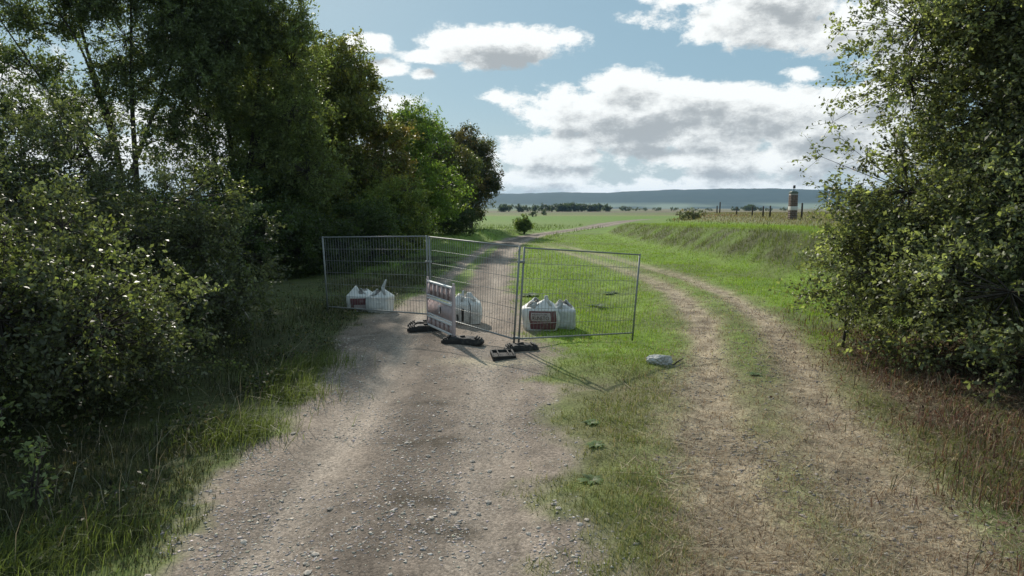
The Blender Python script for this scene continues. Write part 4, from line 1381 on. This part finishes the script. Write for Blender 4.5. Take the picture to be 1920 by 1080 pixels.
# bleached dead branches in the gap by the thicket
for (pts, lab) in (([(-6.55, 15.2, .0), (-6.45, 15.3, .9), (-6.85, 15.4, 1.65)], 'bare grey dead branch leaning upright beside the thicket'),
                   ([(-6.0, 15.4, .0), (-6.35, 15.4, .7), (-6.75, 15.4, 1.45), (-7.1, 15.4, 1.5)], 'bent grey dead branch crossing the upright one')):
    q = np.array(pts, float); base = q[0].copy(); base[2] = H1(base[0], base[1])
    m__ = MB(); m__.tube(q - q[0], np.linspace(.026, .014, len(q)), 6)
    tag(m__.build('dead_branch', M['mortar'], None, True, tuple(base)), lab, 'branch')

# ------------------------------------------------------------------ brick gauge pillar and field posts
def pillar(x, y):
    o = empty('brick_pillar', (x, y, H1(x, y) - .05))
    tag(o, 'weathered brick pillar with pale band and small cap pole on the bank', 'pillar')
    W = .54
    m__ = MB(); m__.box((0, 0, 1.10), (W - .03, W - .03, 2.2)); m__.build('core', M['mortar'], o)
    bmesh_ = {}
    for (L, nm) in ((.235, 'full'), (.115, 'half')):
        mm = MB(); mm.box((0, 0, 0), (L, .03, .145)); bmesh_[nm] = mm.mesh('brick'); bmesh_[nm].materials.append(M['brick'])
    for r__ in range(13):
        z = .10 + r__ * .155
        if 5 <= r__ <= 6: continue
        for side in range(4):
            a = side * math.pi / 2
            xs = ((-.15, 'full'), (.09, 'full')) if r__ % 2 else ((-.09, 'full'), (.15, 'full'))
            for (bx, nm) in xs:
                bo = link('brick', bmesh_[nm], parent=o)
                bo.location = (math.cos(a) * bx + math.sin(a) * (W / 2 - .006), math.sin(a) * bx - math.cos(a) * (W / 2 - .006), z)
                bo.rotation_euler = (0, 0, a)
    m__ = MB(); m__.box((0, 0, .10 + 5.5 * .155), (W + .03, W + .03, .30)); bevel(m__.build('band', M['render_w'], o), .01)
    m__ = MB(); m__.box((0, 0, 2.21), (W + .02, W + .02, .14)); m__.box((0, 0, 2.31), (W * .9, W * .9, .07), None, .7); bevel(m__.build('cap', M['lead'], o), .01)
    m__ = MB(); m__.tube([(.02, 0, 2.3), (.02, 0, 2.45), (.02, 0, 2.62)], .03, 8); pl_ = m__.build('pole', M['black'], o)
    m__ = MB(); m__.box((.04, 0, 2.68), (.16, .16, .24)); bevel(m__.build('lamp_head', M['black'], pl_), .02)
    return o


def bearing(u, yy): return (u - 960) / 1280 * yy


pillar(bearing(1483, 56), 56)
for (u, yy, h_, lab) in [(1500, 60, 1.25, 'dark wooden field post just right of the brick pillar'), (1441, 69, 1.06, 'first wooden field post left of the brick pillar'),
                         (1428, 71, 1.0, 'second wooden field post left of the brick pillar'), (1408, 78, 1.0, 'third wooden field post left of the brick pillar'),
                         (1378.5, 94, 1.0, 'fourth wooden field post left of the brick pillar'), (1347, 118, 1.75, 'tallest field post, above the reddish grass'),
                         (1342, 122, 1.2, 'thin field post beside the tallest one'), (1298, 126, .95, 'low field post above the grey-green scrub'),
                         (1273, 130, 1.0, 'thin field post farthest left above the bank')]:
    x = bearing(u, yy)
    z = H1(x, yy)
    o = empty('field_post', (x, yy, z - .05)); tag(o, lab, 'post', 'wooden posts on the bank')
    h_ *= 1.12; r0 = .09 if yy < 100 else .12
    lx = random.uniform(-.04, .04)
    m__ = MB(); m__.tube([(0, 0, 0), (lx * .5, 0, h_ * .5), (lx, 0, h_)], [r0, r0 * .95, r0 * .9], 8); sh_ = m__.build('shaft', M['wood'], o)
    m__ = MB(); m__.tube([(lx, 0, h_), (lx, 0, h_ + .03), (lx, 0, h_ + .06)], [r0 * .9, r0 * .6, r0 * .2], 8); m__.build('tip', M['wood'], sh_)

# ------------------------------------------------------------------ haze in the air over the plain
m_, b, out = mat_new('haze')
vol = b.n('ShaderNodeVolumePrincipled')
vol.inputs['Color'].default_value = (.42, .68, 1.0, 1)
vol.inputs['Density'].default_value = .8e-4
vol.inputs['Anisotropy'].default_value = .25
m_.node_tree.links.new(vol.outputs[0], out.inputs['Volume'])
m__ = MB(); m__.box((0, 2500, 68), (16000, 7200, 150))
hz = m__.build('haze', m_)
tag(hz, 'thin bluish haze over the whole plain', 'haze', kind='stuff')
print('tris', sum(len(o.data.polygons) for o in bpy.data.objects if o.type == 'MESH'))
